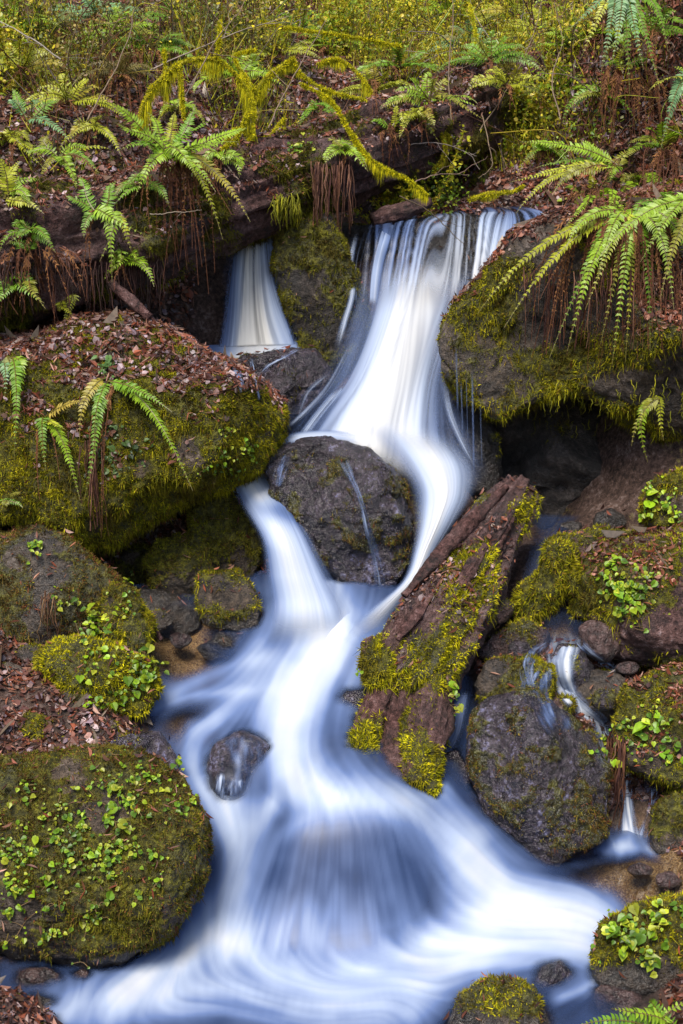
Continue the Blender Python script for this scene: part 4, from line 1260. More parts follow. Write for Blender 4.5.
fern('fern with stiff yellow-green fronds at the far left edge of the litter', (5, 196, 7.4), [(44, 214, -.1, .05, .045, G3), (28, 204, -.1, .08, .045, G2), (-10, 150, 0, .04, .05, G3), (40, 180, .1, .08, .05, G2), (20, 160, .1, .06, .05, G3)], group=FG)
fern('fern with two pale drooping fronds at upper left', (28, 118, 8.0), [(8, 104, -.05, .12, .05, G4), (36, 108, -.1, .14, .05, G4), (70, 142, -.15, .13, .055, G4), (60, 100, .1, .08, .05, G1), (12, 88, .1, .05, .045, G1)], group=FG)
fern('low spreading fern on the litter slope between the two left ferns', (62, 158, 7.7), [(24, 150, 0, .07, .05, G2), (40, 178, -.15, .1, .05, G2), (88, 150, 0, .09, .05, G2), (98, 172, -.15, .1, .05, G1), (110, 150, 0, .07, .05, G3), (50, 134, .1, .05, .045, G1), (76, 190, -.2, .12, .05, G2)], dead=[(100, 185, -.2, .08, .04)], group=FG)
fern('great overhanging fern on the massive right boulder with long drooping fronds', (632, 215, 6.85),
     [(478, 314, -.15, .10, .058, G3), (504, 328, -.2, .06, .055, G3), (567, 352, -.3, .22, .06, G2), (549, 358, -.25, .2, .04, G1), (612, 366, -.35, .20, .05, G2), (625, 362, -.3, .18, .045, G3), (597, 280, -.35, .16, .05, G2), (674, 310, -.35, .2, .055, G2), (566, 250, -.2, .16, .05, G2),
      (600, 345, -.25, .22, .045, G2), (650, 350, -.25, .2, .045, G1), (720, 200, -.1, .1, .06, G2), (700, 290, -.3, .2, .055, G2), (585, 310, -.3, .2, .05, G3)],
     dead=[(540, 300, -.15, .12, .04), (520, 290, -.1, .1, .04), (575, 330, -.2, .14, .04), (690, 330, -.2, .14, .04)], curtain=(530, 690, 350, 46), group=FG)
fern('long single-frond fern arching over the upper right edge of that boulder', (712, 200, 6.7), [(596, 262, -.25, .16, .065, G2), (640, 262, -.3, .2, .055, G2), (660, 300, -.3, .2, .055, G2)], group=FG)
fern('yellow-green fern beside the right end of the upper lip', (618, 168, 7.7),
     [(520, 142, 0, .10, .055, G2), (510, 182, -.1, .1, .05, G3), (516, 214, -.15, .16, .05, G3), (552, 196, -.15, .1, .05, G1), (580, 140, .1, .06, .05, G2), (610, 182, -.2, .08, .05, G2), (536, 168, 0, .09, .05, G1), (560, 150, .1, .06, .045, G2), (640, 150, .1, .05, .05, G2)], dead=[(560, 215, -.1, .1, .04), (590, 215, -.15, .1, .04)], group=FG)
fern('bluish-green fern hanging at the top right', (618, -8, 8.0),
     [(570, 28, -.15, .1, .055, G4), (600, 76, -.3, .2, .06, G4), (612, 66, -.35, .18, .06, G4), (644, 70, -.3, .18, .055, G4), (668, 52, -.2, .15, .055, G1), (630, 96, -.3, .2, .05, G1), (660, 90, -.25, .2, .045, G1), (580, 60, -.2, .16, .05, G3)], dead=[(640, 110, -.2, .15, .05), (600, 105, -.2, .15, .04), (660, 110, -.2, .15, .04)], group=FG)
fern('fern reaching in from the right frame edge below the bluish-green one', (705, 80, 7.3), [(648, 92, -.2, .1, .055, G3), (660, 150, -.25, .14, .055, G4), (672, 66, .1, .05, .05, G2), (690, 130, -.25, .14, .05, G1), (668, 120, -.2, .12, .05, G4)], group=FG)
fern('small fern on the huge left boulder with one long bright frond crossing its moss', (110, 384, None),
     [(193, 491, -.35, .10, .05, G2), (172, 412, -.25, .06, .045, G1), (84, 500, -.3, .1, .045, G1), (80, 440, -.2, .06, .045, G3), (96, 462, -.25, .08, .04, G1)], dead=[(102, 530, -.22, .1, .035), (96, 510, -.22, .1, .03), (104, 500, -.2, .1, .03)], group=FG)
fern('fern with yellowing fronds on the front edge of the huge left boulder', (42, 422, None), [(84, 402, -.1, .05, .05, A3(.40, .30, .05)), (80, 500, -.3, .12, .045, G2), (66, 430, -.2, .06, .04, G3), (46, 470, -.2, .08, .04, G1)], dead=[(40, 500, -.2, .1, .035), (38, 480, -.2, .1, .03), (60, 480, -.2, .1, .03)], group=FG)
fern('narrow fern hanging down the left side of the huge boulder', (10, 358, None), [(14, 462, -.3, .1, .045, G1), (20, 420, -.2, .08, .045, G2), (4, 398, -.15, .06, .04, G4), (24, 380, -.1, .05, .04, G4)], group=FG)
fern('tiny fern sprig on the shaded front of the huge left boulder', (8, 500, None), [(20, 492, -.05, .02, .03, G1), (22, 508, -.08, .02, .03, G1), (4, 508, -.06, .02, .03, G1)], group=FG)
fern('green fern frond in the bottom right corner', (676, 1040, 4.35), [(578, 1026, -.1, .10, .06, G1), (612, 1008, -.05, .08, .055, G2), (690, 1000, 0, .05, .05, G2), (650, 1000, 0, .07, .05, G1), (560, 1044, -.1, .06, .06, G1)], group=FG)
fern('fern drooping from the ceiling of the cave mouth', (655, 400, 6.75), [(632, 446, -.05, .03, .04, G2), (648, 462, -.06, .04, .04, G2), (664, 440, -.05, .03, .035, G3), (640, 430, -.05, .03, .03, G3)], group=FG)
fern('short fern tuft under the long log above the huge left boulder', (68, 300, None), [(64, 322, -.08, .03, .04, G3), (74, 318, -.08, .03, .035, G3), (60, 312, -.06, .02, .03, G2)], group=FG)
# hillside ferns
HILL = [((70, 95, 8.6), 'olive fern between the drooping pale fern and the brown skirt', G3, 30, 8), ((240, 70, 9.2), 'green fern behind the moss-draped bough', G2, 26, 8), ((180, 12, 9.9), 'green fern at the top edge left of centre', G1, 32, 8), ((330, 40, 9.8), 'bright fern low in the twigs at top centre', G2, 28, 8), ((430, 95, 9.3), 'bright green fern peeking over the back of the long log', G2, 30, 8), ((520, 10, 10.2), 'yellow fern at the top edge right of centre', G3, 34, 8), ((375, 85, 9.4), 'small yellow fern behind the middle of the long log', G3, 26, 8), ((10, 20, 9.3), 'green fern at the top left frame corner', G2, 34, 8), ((575, 40, 9.0), 'green fern left of the hanging bluish fern', G2, 30, 8), ((490, 55, 9.9), 'lush green fern in the undergrowth above the log end', G1, 32, 8), ((280, 45, 9.6), 'yellow-green fern left of the straight mossy stick', G3, 26, 8), ((120, 28, 9.3), 'fern at the foot of the top left twigs', G2, 30, 8),
        ((95, 10, 9.2), 'pale fern near the top left corner of the hillside', G4, 34, 7), ((150, 40, 9.2), 'fern with a vertical hanging frond below the top left of the hillside', G1, 30, 6), ((20, 60, 9.0), 'yellowish fern at the left frame edge above the drooping one', G3, 30, 7),
        ((300, 22, 9.9), 'small dull fern in the twigs at top centre-left', G1, 26, 6), ((468, 40, 10.0), 'bluish fern in the middle of the yellow undergrowth', G4, 28, 7), ((400, 60, 9.8), 'green fern behind the long log at centre', G1, 28, 7), ((540, 30, 9.6), 'broad yellow-green fern left of the bluish-green hanging one', G3, 32, 7),
        ((350, 12, 10.2), 'fern at the top edge above the mossy arching branches', G2, 26, 6), ((215, 20, 9.8), 'dull olive fern among twigs at top left centre', A3(.14, .15, .03), 28, 7), ((445, 8, 10.6), 'fern at the very top of the yellow undergrowth', G2, 26, 6), ((560, 85, 9.0), 'fern at the right end of the long log', G2, 26, 6),
        ((655, 25, 8.5), 'dark green fern behind the bluish-green hanging one', G1, 30, 7), ((120, 70, 8.9), 'brownish fern behind the large bright one', A3(.15, .12, .03), 28, 7), ((665, 140, 7.7), 'short fern on the red litter slope at right', G2, 26, 6), ((505, 80, 9.6), 'slender fern rising behind the log at right of centre', G3, 24, 6), ((50, 25, 9.4), 'olive fern in the top left corner', A3(.14, .15, .03), 30, 7)]
for (cx, cy, Y), lab, colr, r, n in HILL:
    fr = []
    n += 4; r *= 1.3
    for i in range(n):
        a = math.pi * (i + .5) / n + RNG.normal(0, .15)
        fr.append((cx + r * 1.35 * math.cos(a), cy - r * .75 * math.sin(a) + r * .45 * abs(math.cos(a)) + 6, RNG.uniform(-.25, .1), .10, .05, colr))
    fern(lab, (cx, cy + 8, hit(cx, cy + 8)[0][1] - .22), fr, dead=[(cx + RNG.normal(0, 14), cy + 30, -.15, .08, .04) for _ in range(3)], group='ferns on the hillside')

MORE = [((28, 232), 'small fern in the purplish litter at the left end of the long log', G1, 22), ((140, 185), 'dull fern tucked under the left of the large bright one', G1, 24), ((215, 160), 'little fern on top of the long log right of the brown skirt', G2, 20),
        ((90, 130), 'yellow-green fern above the low spreading one', G3, 24), ((10, 140), 'tall yellow-green fern at the left frame edge', G3, 30), ((345, 150), 'small fern behind the root fringe on the long log', G2, 18), ((640, 180), 'little fern in the red litter above the great overhanging one', G2, 22),
        ((665, 205), 'fern with short fronds at the right edge of the red slope', G1, 24), ((590, 205), 'small fern right of the upper lip', G2, 20), ((545, 150), 'slim fern on the bank above the upper lip', G1, 20), ((20, 285), 'fern tuft hanging in the shade under the long log at far left', G1, 20),
        ((128, 262), 'green fern tuft hanging under the log beside the brown skirt', G2, 20), ((600, 95), 'fern in front of the dead skirt at top right', G1, 28), ((180, 110), 'small fern under the moss-draped bough', G2, 22), ((320, 110), 'fern sprig among the mossy twigs', G1, 18), ((420, 118), 'fern sprig on the top edge of the long log', G3, 16)]
for (cx, cy), lab, colr, r in MORE:
    Yc = hit(cx, cy)[0][1] - .06
    fr = []
    for i in range(9):
        a_ = math.pi * (i + .5) / 9 + RNG.normal(0, .2)
        fr.append((cx + r * 1.3 * math.cos(a_), cy - r * .7 * math.sin(a_) + r * .8 * abs(math.cos(a_)) + 8, RNG.uniform(-.2, .05), .09, .045, colr))
    fern(lab, (cx, cy, Yc), fr, dead=[(cx + RNG.normal(0, 9), cy + r * 1.3 + RNG.normal(0, 5), -.08, .05, .03) for _ in range(4)], group='small ferns among the litter')
for lab, cx, cy, cur in [('large brown dead fern skirt on the hillside above the drooping pale fern', 118, 48, (88, 152, 112, 22)), ('brown dead fern skirt beneath the bluish-green hanging fern', 622, 70, (590, 668, 150, 26)), ('dead fern skirt hanging over the long log right of the root fringe', 392, 128, (372, 412, 168, 10)),
                         ('dead fern skirt hanging from the left end of the long log', 30, 250, (-10, 90, 300, 24)), ('russet dead fern clump on the right-hand red slope', 668, 150, (640, 690, 200, 16)), ('brown dead fern hanging below the yellow-green fern by the lip', 585, 195, (555, 610, 250, 14))]:
    fern(lab, (cx, cy, hit(cx, cy)[0][1] - .05), [(cx - 22, cy - 6, 0, .06, .045, G1), (cx + 20, cy - 8, 0, .06, .045, G1), (cx + 4, cy - 22, .05, .05, .045, G3)], curtain=cur, group='dead fern skirts', name='dead_fern')

# ------------------------------------------------------------------ CREEPERS AND SPRIGS
def leaf_disc(p, n, r, cols, buf, rng=RNG, pointed=.25):
    m = len(p)
    d = unit(np.cross(n, rng.normal(size=(m, 3))))
    dn = unit(d * .6 - UPV * .8)
    d = unit(dn - n * (dn * n).sum(1)[:, None])
    s = np.cross(n, d)
    r = (r * rng.uniform(.55, 1.3, m))[:, None]
    sh = [(-.75, 0), (-.95, .35), (-.55, .85), (.1, .9), (.6, .55), (1 + pointed, 0), (.6, -.55), (.1, -.9), (-.55, -.85), (-.95, -.35)]
    V = np.stack([p + d * r * a + s * r * b + n * r * (.28 * abs(b) - .14 * a * a) for a, b in sh], 1).reshape(-1, 3)
    F = np.arange(m)[:, None] * 10
    F = np.vstack([F + np.array([0, 1, 2, 3]), F + np.array([0, 3, 4, 5]), F + np.array([0, 5, 6, 7]), F + np.array([0, 7, 8, 9])])
    buf.add(V, F, np.repeat(cols, 10, 0))


LG = [A3(.24, .40, .012), A3(.15, .29, .015), A3(.33, .44, .02), A3(.10, .20, .02), A3(.40, .44, .03)]


def creeper(label, spots, n, size, pal=LG, cat='creeper', name='creeping_plant', lift=.02, group='leafy creepers on the stones', jitter=1.):
    """spots: (px, py, spread px, weight)"""
    ws = np.array([s[3] for s in spots], float)
    n = int(n * 1.85)
    spots = spots + [(s_[0] + RNG.normal(0, s_[2]), s_[1] + RNG.normal(0, s_[2]), s_[2] * .35, s_[3] * .9) for s_ in spots for _ in range(2) if n > 40]
    ws = np.array([s_[3] for s_ in spots], float)
    ks = RNG.choice(len(spots), n, p=ws / ws.sum())
    pts, nrm = [], []
    for k in ks:
        x, y, sp, _ = spots[k]
        p, nn = hit(x + RNG.normal(0, sp) * jitter, y + RNG.normal(0, sp) * jitter)
        pts.append(p + nn * RNG.uniform(.3, 1.6) * lift)
        nrm.append(nn)
    pts, nrm = np.array(pts), np.array(nrm)
    base = pts.mean(0)
    ok = np.linalg.norm(pts - np.median(pts, 0), axis=1) < .8
    pts, nrm = pts[ok], nrm[ok]
    o = empty(name, pts.mean(0))
    bpy.context.view_layer.update()
    tov = unit(CAM - pts)
    nn = unit(nrm * .7 + UPV * .55 + tov * .25 + RNG.normal(0, .33, pts.shape))
    buf = Buf()
    size = size * .62 * np.exp(RNG.normal(0, .3, len(pts)))
    c = pick(pal, len(pts)) * (.85 + .45 * np.clip(fbm(pts * 7, 2), -1, 1))[:, None]
    leaf_disc(pts, nn, size, c, buf)
    buf.build('foliage', M_LEAF, o)
    b2 = Buf()
    for i in range(0, len(pts), 2):
        j = np.argsort(np.linalg.norm(pts - pts[i], axis=1))[RNG.integers(1, min(6, len(pts)))]
        if np.linalg.norm(pts[i] - pts[j]) > .15: continue
        mid = (pts[i] + pts[j]) / 2 - nrm[i] * lift * .8
        V, F, *_ = tube(catmull([pts[i], mid, pts[j]], 6), .0015, 4)
        b2.add(V, F, A3(.14, .09, .04))
    if b2.n: b2.build('stems', M_WOOD, o)
    return tag(o, label, cat, group)


creeper('small-leaved green creeper spread over the big foreground boulder', [(30, 860, 16, 3), (60, 820, 14, 2), (105, 790, 16, 3), (135, 800, 15, 2), (150, 860, 12, 1.4), (95, 870, 18, 2), (150, 895, 7, .8), (45, 920, 14, 1), (95, 920, 12, 1), (15, 830, 12, 1.2), (125, 770, 14, 2), (75, 845, 22, 2), (170, 800, 12, 1), (75, 890, 18, 1.2), (8, 900, 8, 1), (40, 800, 12, 1), (130, 840, 12, 1)], 430, .0125)
creeper('bigger leaves scattered through the creeper of the foreground boulder', [(115, 805, 30, 1), (60, 880, 25, 1), (85, 925, 20, 1), (10, 940, 5, .4)], 16, .019)
creeper('round-leaved bright creeper on the right bank rock', [(620, 575, 9, 2), (630, 590, 11, 3), (640, 605, 10, 2), (612, 570, 8, 1), (640, 580, 9, 1.5), (625, 620, 9, .7), (605, 595, 5, .3)], 120, .018)
creeper('leafy sprig growing from the sloping grey-brown boulder', [(95, 622, 10, 2), (105, 632, 10, 2), (90, 635, 8, 1)], 42, .02, lift=.06)
creeper('sprig of small leaves on top of the sloping grey-brown boulder', [(36, 548, 5, 1)], 14, .014)
creeper('leafy sprigs on the right end of the mossy hump', [(125, 675, 13, 3), (120, 700, 10, 1.5), (140, 668, 10, 2), (95, 680, 10, 1), (152, 668, 6, 1)], 70, .018, lift=.035)
creeper('leaves on the leafy boulder in the bottom right corner', [(625, 925, 10, 1.5), (640, 945, 12, 2), (665, 915, 10, 1.5), (655, 960, 10, 1), (683, 925, 10, 1), (610, 950, 8, .5)], 75, .021, lift=.04)
creeper('round leaves on the mossy stone at the right frame edge', [(660, 492, 7, 2), (672, 510, 8, 2), (650, 512, 6, 1)], 34, .018)
creeper('leafy sprigs on the low bank rock over the root fringe', [(640, 735, 10, 2), (660, 740, 12, 2), (630, 755, 8, 1), (672, 748, 8, 1), (606, 738, 4, .5), (600, 755, 4, .4)], 60, .018, lift=.03)
creeper('dark small-leaved creeper on the front of the huge left boulder', [(105, 445, 12, 2), (120, 460, 12, 2), (110, 430, 10, 1), (135, 450, 10, 1), (100, 465, 8, 1)], 75, .015, pal=[A3(.06, .11, .03), A3(.08, .14, .03), A3(.16, .07, .04)])
creeper('fresh green seedlings at the lower right of the huge left boulder', [(215, 465, 10, 1), (235, 462, 9, 1), (245, 455, 6, .6)], 55, .013)
creeper('pale rosette of leaves in the litter on the huge left boulder', [(110, 368, 5, 1), (104, 372, 4, 1)], 14, .02, pal=[A3(.14, .28, .06)])
creeper('green leaf pair hanging at the left side of the broken log', [(363, 668, 2, 1), (360, 680, 3, 1)], 6, .02)
creeper('hanging green leaves on the right side of the broken log', [(452, 705, 4, 1), (448, 692, 4, 1), (456, 715, 4, 1)], 16, .024, lift=.05)
creeper('small leaves on the ledge stone below the sloping boulder', [(125, 600, 8, 1), (75, 590, 8, .6), (60, 600, 6, .4)], 26, .014)
creeper('green leaves on the long log by its middle', [(293, 152, 4, 1), (300, 148, 4, 1)], 14, .02)
creeper('small leafy plants in the red litter right of the upper lip', [(560, 200, 12, 1), (590, 130, 10, 1), (575, 115, 10, 1), (600, 110, 10, .7)], 80, .016)

# ------------------------------------------------------------------ ROOT AND DEAD-STRAND CURTAINS
def strands(name, label, x0, x1, ya, yb, n, cols, cat, Yoff=-.05, r=.003, follow=True, Y=None, jit=3):
    buf = Buf()
    base = None
    for i in range(n):
        x = RNG.uniform(x0, x1)
        p, nn = hit(x, ya + RNG.normal(0, jit))
        if Y is not None: p = P(x, ya, Y)
        p = p + np.array([0, Yoff + RNG.uniform(-.04, .02), 0])
        if base is None: base = p
        L = (yb - ya) / FPX * p[1] * RNG.uniform(.45, 1.1)
        k = 7
        t = np.linspace(0, 1, k)[:, None]
        c = p + np.array([0, 0, -1]) * L * t + RNG.normal(0, .018, (1, 3)) * t * np.array([1, .6, 0]) + RNG.normal(0, .004, (k, 3)) - np.array([0, .03, 0]) * np.sin(t * 3)
        V, F, *_ = tube(c, np.linspace(r, r * .5, k) * RNG.uniform(.6, 1.5), 4)
        buf.add(V, F, cols[RNG.integers(len(cols))] * RNG.uniform(.6, 1.3))
    o = buf.build(name, M_DEAD, smooth=True)
    return tag(o, label, cat)


BR = [A3(.16, .07, .04), A3(.10, .045, .03), A3(.22, .11, .07), A3(.07, .03, .025)]
strands('root_curtain', 'fringe of brown roots hanging in front of the pillar top', 312, 352, 165, 228, 60, BR, 'roots', -.06, .0035)
strands('root_curtain', 'brown roots hanging from the low bank rock beside the little fall', 604, 622, 735, 825, 46, BR, 'roots', -.05, .0035)
strands('root_curtain', 'thin dead stems hanging over the sloping grey-brown boulder', 44, 58, 590, 640, 16, [A3(.2, .12, .06), A3(.14, .07, .04)], 'roots', -.06, .0025)
strands('root_curtain', 'dark rootlets hanging below the left part of the long log', 0, 170, 262, 318, 90, [A3(.06, .03, .025), A3(.10, .05, .04), A3(.04, .025, .02)], 'roots', -.04, .003)
strands('root_curtain', 'dry fern stalks hanging from the overhanging boulder edge', 520, 690, 270, 345, 90, BR, 'roots', -.05, .0028)
strands('root_curtain', 'dead stalks hanging over the front edge of the huge left boulder', 82, 106, 440, 540, 22, BR, 'roots', -.05, .003)
strands('moss_drape', 'short moss fringe hanging under the lip of the massive right boulder', 520, 690, 396, 412, 90, [A3(.22, .21, .012), A3(.15, .15, .01), A3(.30, .27, .014)], 'moss', -.03, .0022, jit=12)
strands('moss_drape', 'moss hanging from the log above the narrow left fall', 274, 300, 200, 226, 60, [A3(.2, .2, .01), A3(.14, .14, .01), A3(.28, .25, .012)], 'moss', -.05, .004)

# ------------------------------------------------------------------ MOSSY BRANCHES
def branch(label, pts, r, beard=.05, pal=PAL_MOSSBRT, tips=(), dens=900, name='mossy_branch', cat='branch', Yd=None):
    """pts: px, py, Y; a bough wrapped in moss with moss hanging from it"""
    c = catmull(np.array([P(*p) for p in pts]), 40)
    o = empty(name, c[0])
    bpy.context.view_layer.update()
    buf, mb = Buf(), Buf()
    runs = [(c, np.linspace(r, r * .55, 40))]
    for tp in tips:
        cc = catmull(np.array([P(*p) for p in tp]), 22)
        runs.append((cc, np.linspace(r * .7, r * .3, 22)))
    for cc, rr in runs:
        rr = rr * .8
        V, F, *_ = tube(cc, rr, 6)
        buf.add(V, F, A3(.26, .23, .02))
        L = np.linalg.norm(np.diff(cc, axis=0), axis=1).sum()
        n = int(L * dens * 9)
        k = RNG.random(n) * (len(cc) - 1.001)
        i = k.astype(int)
        f = (k - i)[:, None]
        p = cc[i] * (1 - f) + cc[i + 1] * f
        nn = unit(RNG.normal(size=(n, 3)) + np.array([0, 0, .25]))
        thick = .6 + .7 * np.abs(noise(p * 12))
        blades(p + nn * (rr[i] * .8)[:, None], nn, .022 * thick, .003, pick(pal, n) * 1.4, mb)
        m = int(n * .8)
        kk = RNG.integers(0, n, m)
        bl = beard * np.clip(.25 + 1.3 * noise(p[kk] * 7 + 4), .05, 1.6) * RNG.uniform(.4, 1.1, m)
        blades(p[kk], np.tile([[0, 0, -1.]], (m, 1)), bl * 1.5, .0024, pick(pal, m) * 1.1, mb, spread=.14)
    buf.build('bough', M_WOOD, o, smooth=True)
    mb.build('moss', M_MOSS, o)
    return tag(o, label, cat, 'mossy boughs over the long log')


branch('moss-draped bough arching over the large bright fern', [(136, 130, 7.9), (150, 92, 7.9), (180, 64, 7.95), (215, 60, 8.0), (242, 82, 8.0), (254, 110, 7.95), (248, 148, 7.85)], .013, .13, tips=[[(216, 60, 8), (219, 40, 8.0), (220, 20, 8.1)], [(166, 80, 7.9), (164, 50, 7.95)], [(180, 66, 7.9), (184, 120, 7.85)], [(250, 110, 7.9), (236, 138, 7.8), (222, 150, 7.75)]])
branch('upright mossy fork right of the arching bough', [(254, 106, 8.0), (262, 82, 8.05), (290, 62, 8.1), (302, 76, 8.1), (330, 92, 8.1), (366, 100, 8.2)], .012, .07, tips=[[(254, 90, 8), (235, 58, 8.1), (256, 50, 8.15)], [(262, 84, 8.05), (294, 58, 8.1)]])
branch('long mossy twig drooping right across the end of the root fringe', [(300, 84, 8.1), (330, 100, 8.05), (348, 128, 8.0), (372, 160, 7.9), (408, 180, 7.8), (428, 196, 7.75)], .005, .05, tips=[[(345, 125, 8), (360, 150, 7.95), (382, 170, 7.9)]])
branch('mossy arched twig above the middle of the long log', [(318, 64, 8.7), (340, 60, 8.7), (362, 78, 8.65), (376, 100, 8.6)], .008, .1)
branch('straight mossy stick lying across the hillside twigs', [(260, 22, 9.2), (300, 30, 9.1), (345, 36, 9.1), (400, 46, 9.2)], .009, .04)
branch('short mossy twig hanging in front of the dark log side', [(440, 108, 8.7), (438, 125, 8.6), (446, 150, 8.5), (434, 172, 8.5)], .007, .05, pal=PAL_MOSS, tips=[[(440, 128, 8.6), (452, 140, 8.55)]])
branch('small mossy branch low on the litter by the lip', [(470, 200, 8.4), (490, 194, 8.35), (512, 192, 8.3), (524, 186, 8.3)], .012, .03, pal=PAL_MOSSBRT)
branch('mossy stem leaning over the right of the log', [(478, 110, 9.0), (472, 75, 9.2), (476, 40, 9.3), (470, 5, 9.4)], .008, .08, pal=PAL_YG)
branch('mossy upright stem behind the drooping twig', [(280, 130, 8.5), (310, 128, 8.4), (330, 130, 8.3)], .009, .05)
branch('mossy snag under the large bright fern', [(222, 150, 7.9), (236, 130, 7.95), (262, 140, 8.0), (285, 118, 8.1)], .01, .07)

# bare twigs
def twig(label, pts, r, col=A3(.17, .12, .08), side=5):
    c = catmull(np.array([P(*p) for p in pts]), 26)
    c = c + np.cumsum(RNG.normal(0, .002, c.shape), 0)
    b = Buf()
    V, F, *_ = tube(c, np.linspace(r, r * .4, 26), 5)
    b.add(V, F, col)
    for i in range(side):
        k = RNG.integers(5, 24)
        L = RNG.uniform(.06, .22)
        d = unit(c[min(k + 1, 25)] - c[k] + RNG.normal(0, .035, 3))
        e = c[k] + np.cumsum(np.tile(d * L / 7, (8, 1)) + RNG.normal(0, .006, (8, 3)), 0)
        V, F, *_ = tube(np.vstack([c[k], e]), np.linspace(r * .5, r * .2, 9), 4)
        b.add(V, F, col * RNG.uniform(.7, 1.2))
    return tag(b.build('bare_twig', M_WOOD, smooth=True), label, 'twig', 'bare twigs on the banks')


twig('thin grey twig slanting up from the long log left of the root fringe', [(268, 128, 7.7), (290, 85, 7.9), (312, 50, 8.1), (330, 20, 8.3)], .005)
twig('tall thin twig rising from the log above the lip', [(452, 120, 8.6), (450, 70, 8.7), (454, 20, 8.8), (452, -15, 8.9)], .005)
twig('curved bare twig arcing out over the upper fall', [(400, 196, 8.0), (428, 212, 7.85), (448, 230, 7.75), (464, 246, 7.7)], .004, A3(.07, .05, .03), 1)
twig('pale twig running along the dark side of the long log', [(392, 150, 8.3), (430, 142, 8.4), (466, 150, 8.5), (480, 168, 8.5)], .004, A3(.25, .2, .17))
twig('twig bending down from the log to the lip', [(480, 110, 8.8), (488, 140, 8.5), (494, 165, 8.4), (480, 176, 8.4)], .004)
twig('thin twig leaning right across the yellow undergrowth', [(480, 130, 8.7), (505, 90, 8.9), (528, 40, 9.1), (540, 0, 9.3)], .005)
twig('bare stalk slanting left at the top left of the hillside', [(60, 60, 8.4), (30, 40, 8.4), (0, 24, 8.5), (-20, 10, 8.5)], .005, A3(.28, .24, .2))
twig('twig crossing the mossy arching bough', [(190, 90, 7.7), (215, 40, 7.9), (240, 10, 8.1), (250, -10, 8.2)], .004)
twig('dry twig lying across the hillside at top centre-left', [(150, 70, 8.7), (190, 50, 8.8), (240, 30, 8.9), (290, 16, 9.0)], .005, A3(.24, .19, .15))
twig('thin horizontal twig by the brown fern skirt', [(150, 214, 7.1), (175, 213, 7.05), (200, 212, 7.05)], .003, A3(.25, .2, .15), 1)
twig('slender twig standing in the undergrowth left of the bluish-green fern', [(560, 120, 8.4), (552, 80, 8.6), (562, 40, 8.8), (556, 0, 8.9)], .005)
twig('fine twig hanging over the driftwood plank', [(415, 182, 8.1), (440, 174, 8.2), (470, 174, 8.3)], .004, A3(.2, .13, .1), 2)
twig('forked dry twig on the left hillside litter', [(88, 120, 8.0), (110, 80, 8.2), (130, 40, 8.5), (136, 10, 8.7)], .005)

# ------------------------------------------------------------------ HILLSIDE SHRUBS AND UNDERGROWTH
def shrub(label, cx, cy, w, h, pal, nst, leafn, lsize=.011, cat='shrub', up=.9):
    base, _ = hit(cx, cy)
    o = empty('shrub', base)
    bpy.context.view_layer.update()
    sb, lb_ = Buf(), Buf()
    sc = base[1] / FPX
    for i in range(nst):
        b = base + np.array([RNG.normal(0, w * sc * .3), RNG.normal(0, .12), -.03])
        b[2] = ground_z(b[None, :2])[0] - .03
        top = b + np.array([RNG.normal(0, w * sc * .28), RNG.normal(-.05, .14), h * sc * RNG.uniform(.5, 1.15)])
        md = (b + top) / 2 + RNG.normal(0, .05, 3)
        c = catmull([b, md, top + RNG.normal(0, .03, 3)], 16)
        V, F, *_ = tube(c, np.linspace(.005, .0015, 16), 4)
        sb.add(V, F, A3(.12, .08, .04) * RNG.uniform(.6, 1.5))
        if pal[0][0] > .6:
            mk = RNG.random(260) * 14.9
            mi = mk.astype(int)
            mp = c[mi] + (c[np.minimum(mi + 1, 15)] - c[mi]) * (mk - mi)[:, None]
            blades(mp, unit(RNG.normal(size=(260, 3)) + np.array([0, 0, -.5])), .035, .006, pick(PAL_YG[:4], 260), lb_)
        m = leafn // nst
        k = (RNG.random(m) ** .8 * 15).astype(int)
        pp = c[k] + RNG.normal(0, .035, (m, 3)) * (1 + RNG.random((m, 1)))
        nn = unit(RNG.normal(size=(m, 3)) + np.array([0, -.3, .6]))
        litter_pieces(pp, nn, lsize * 2, pick(pal, m, jit=.35), lb_, thin=1.0, lift=0)
    sb.build('stems', M_WOOD, o, smooth=True)
    lb_.build('foliage', M_LEAF, o)
    return tag(o, label, cat, 'shrubs on the hillside')


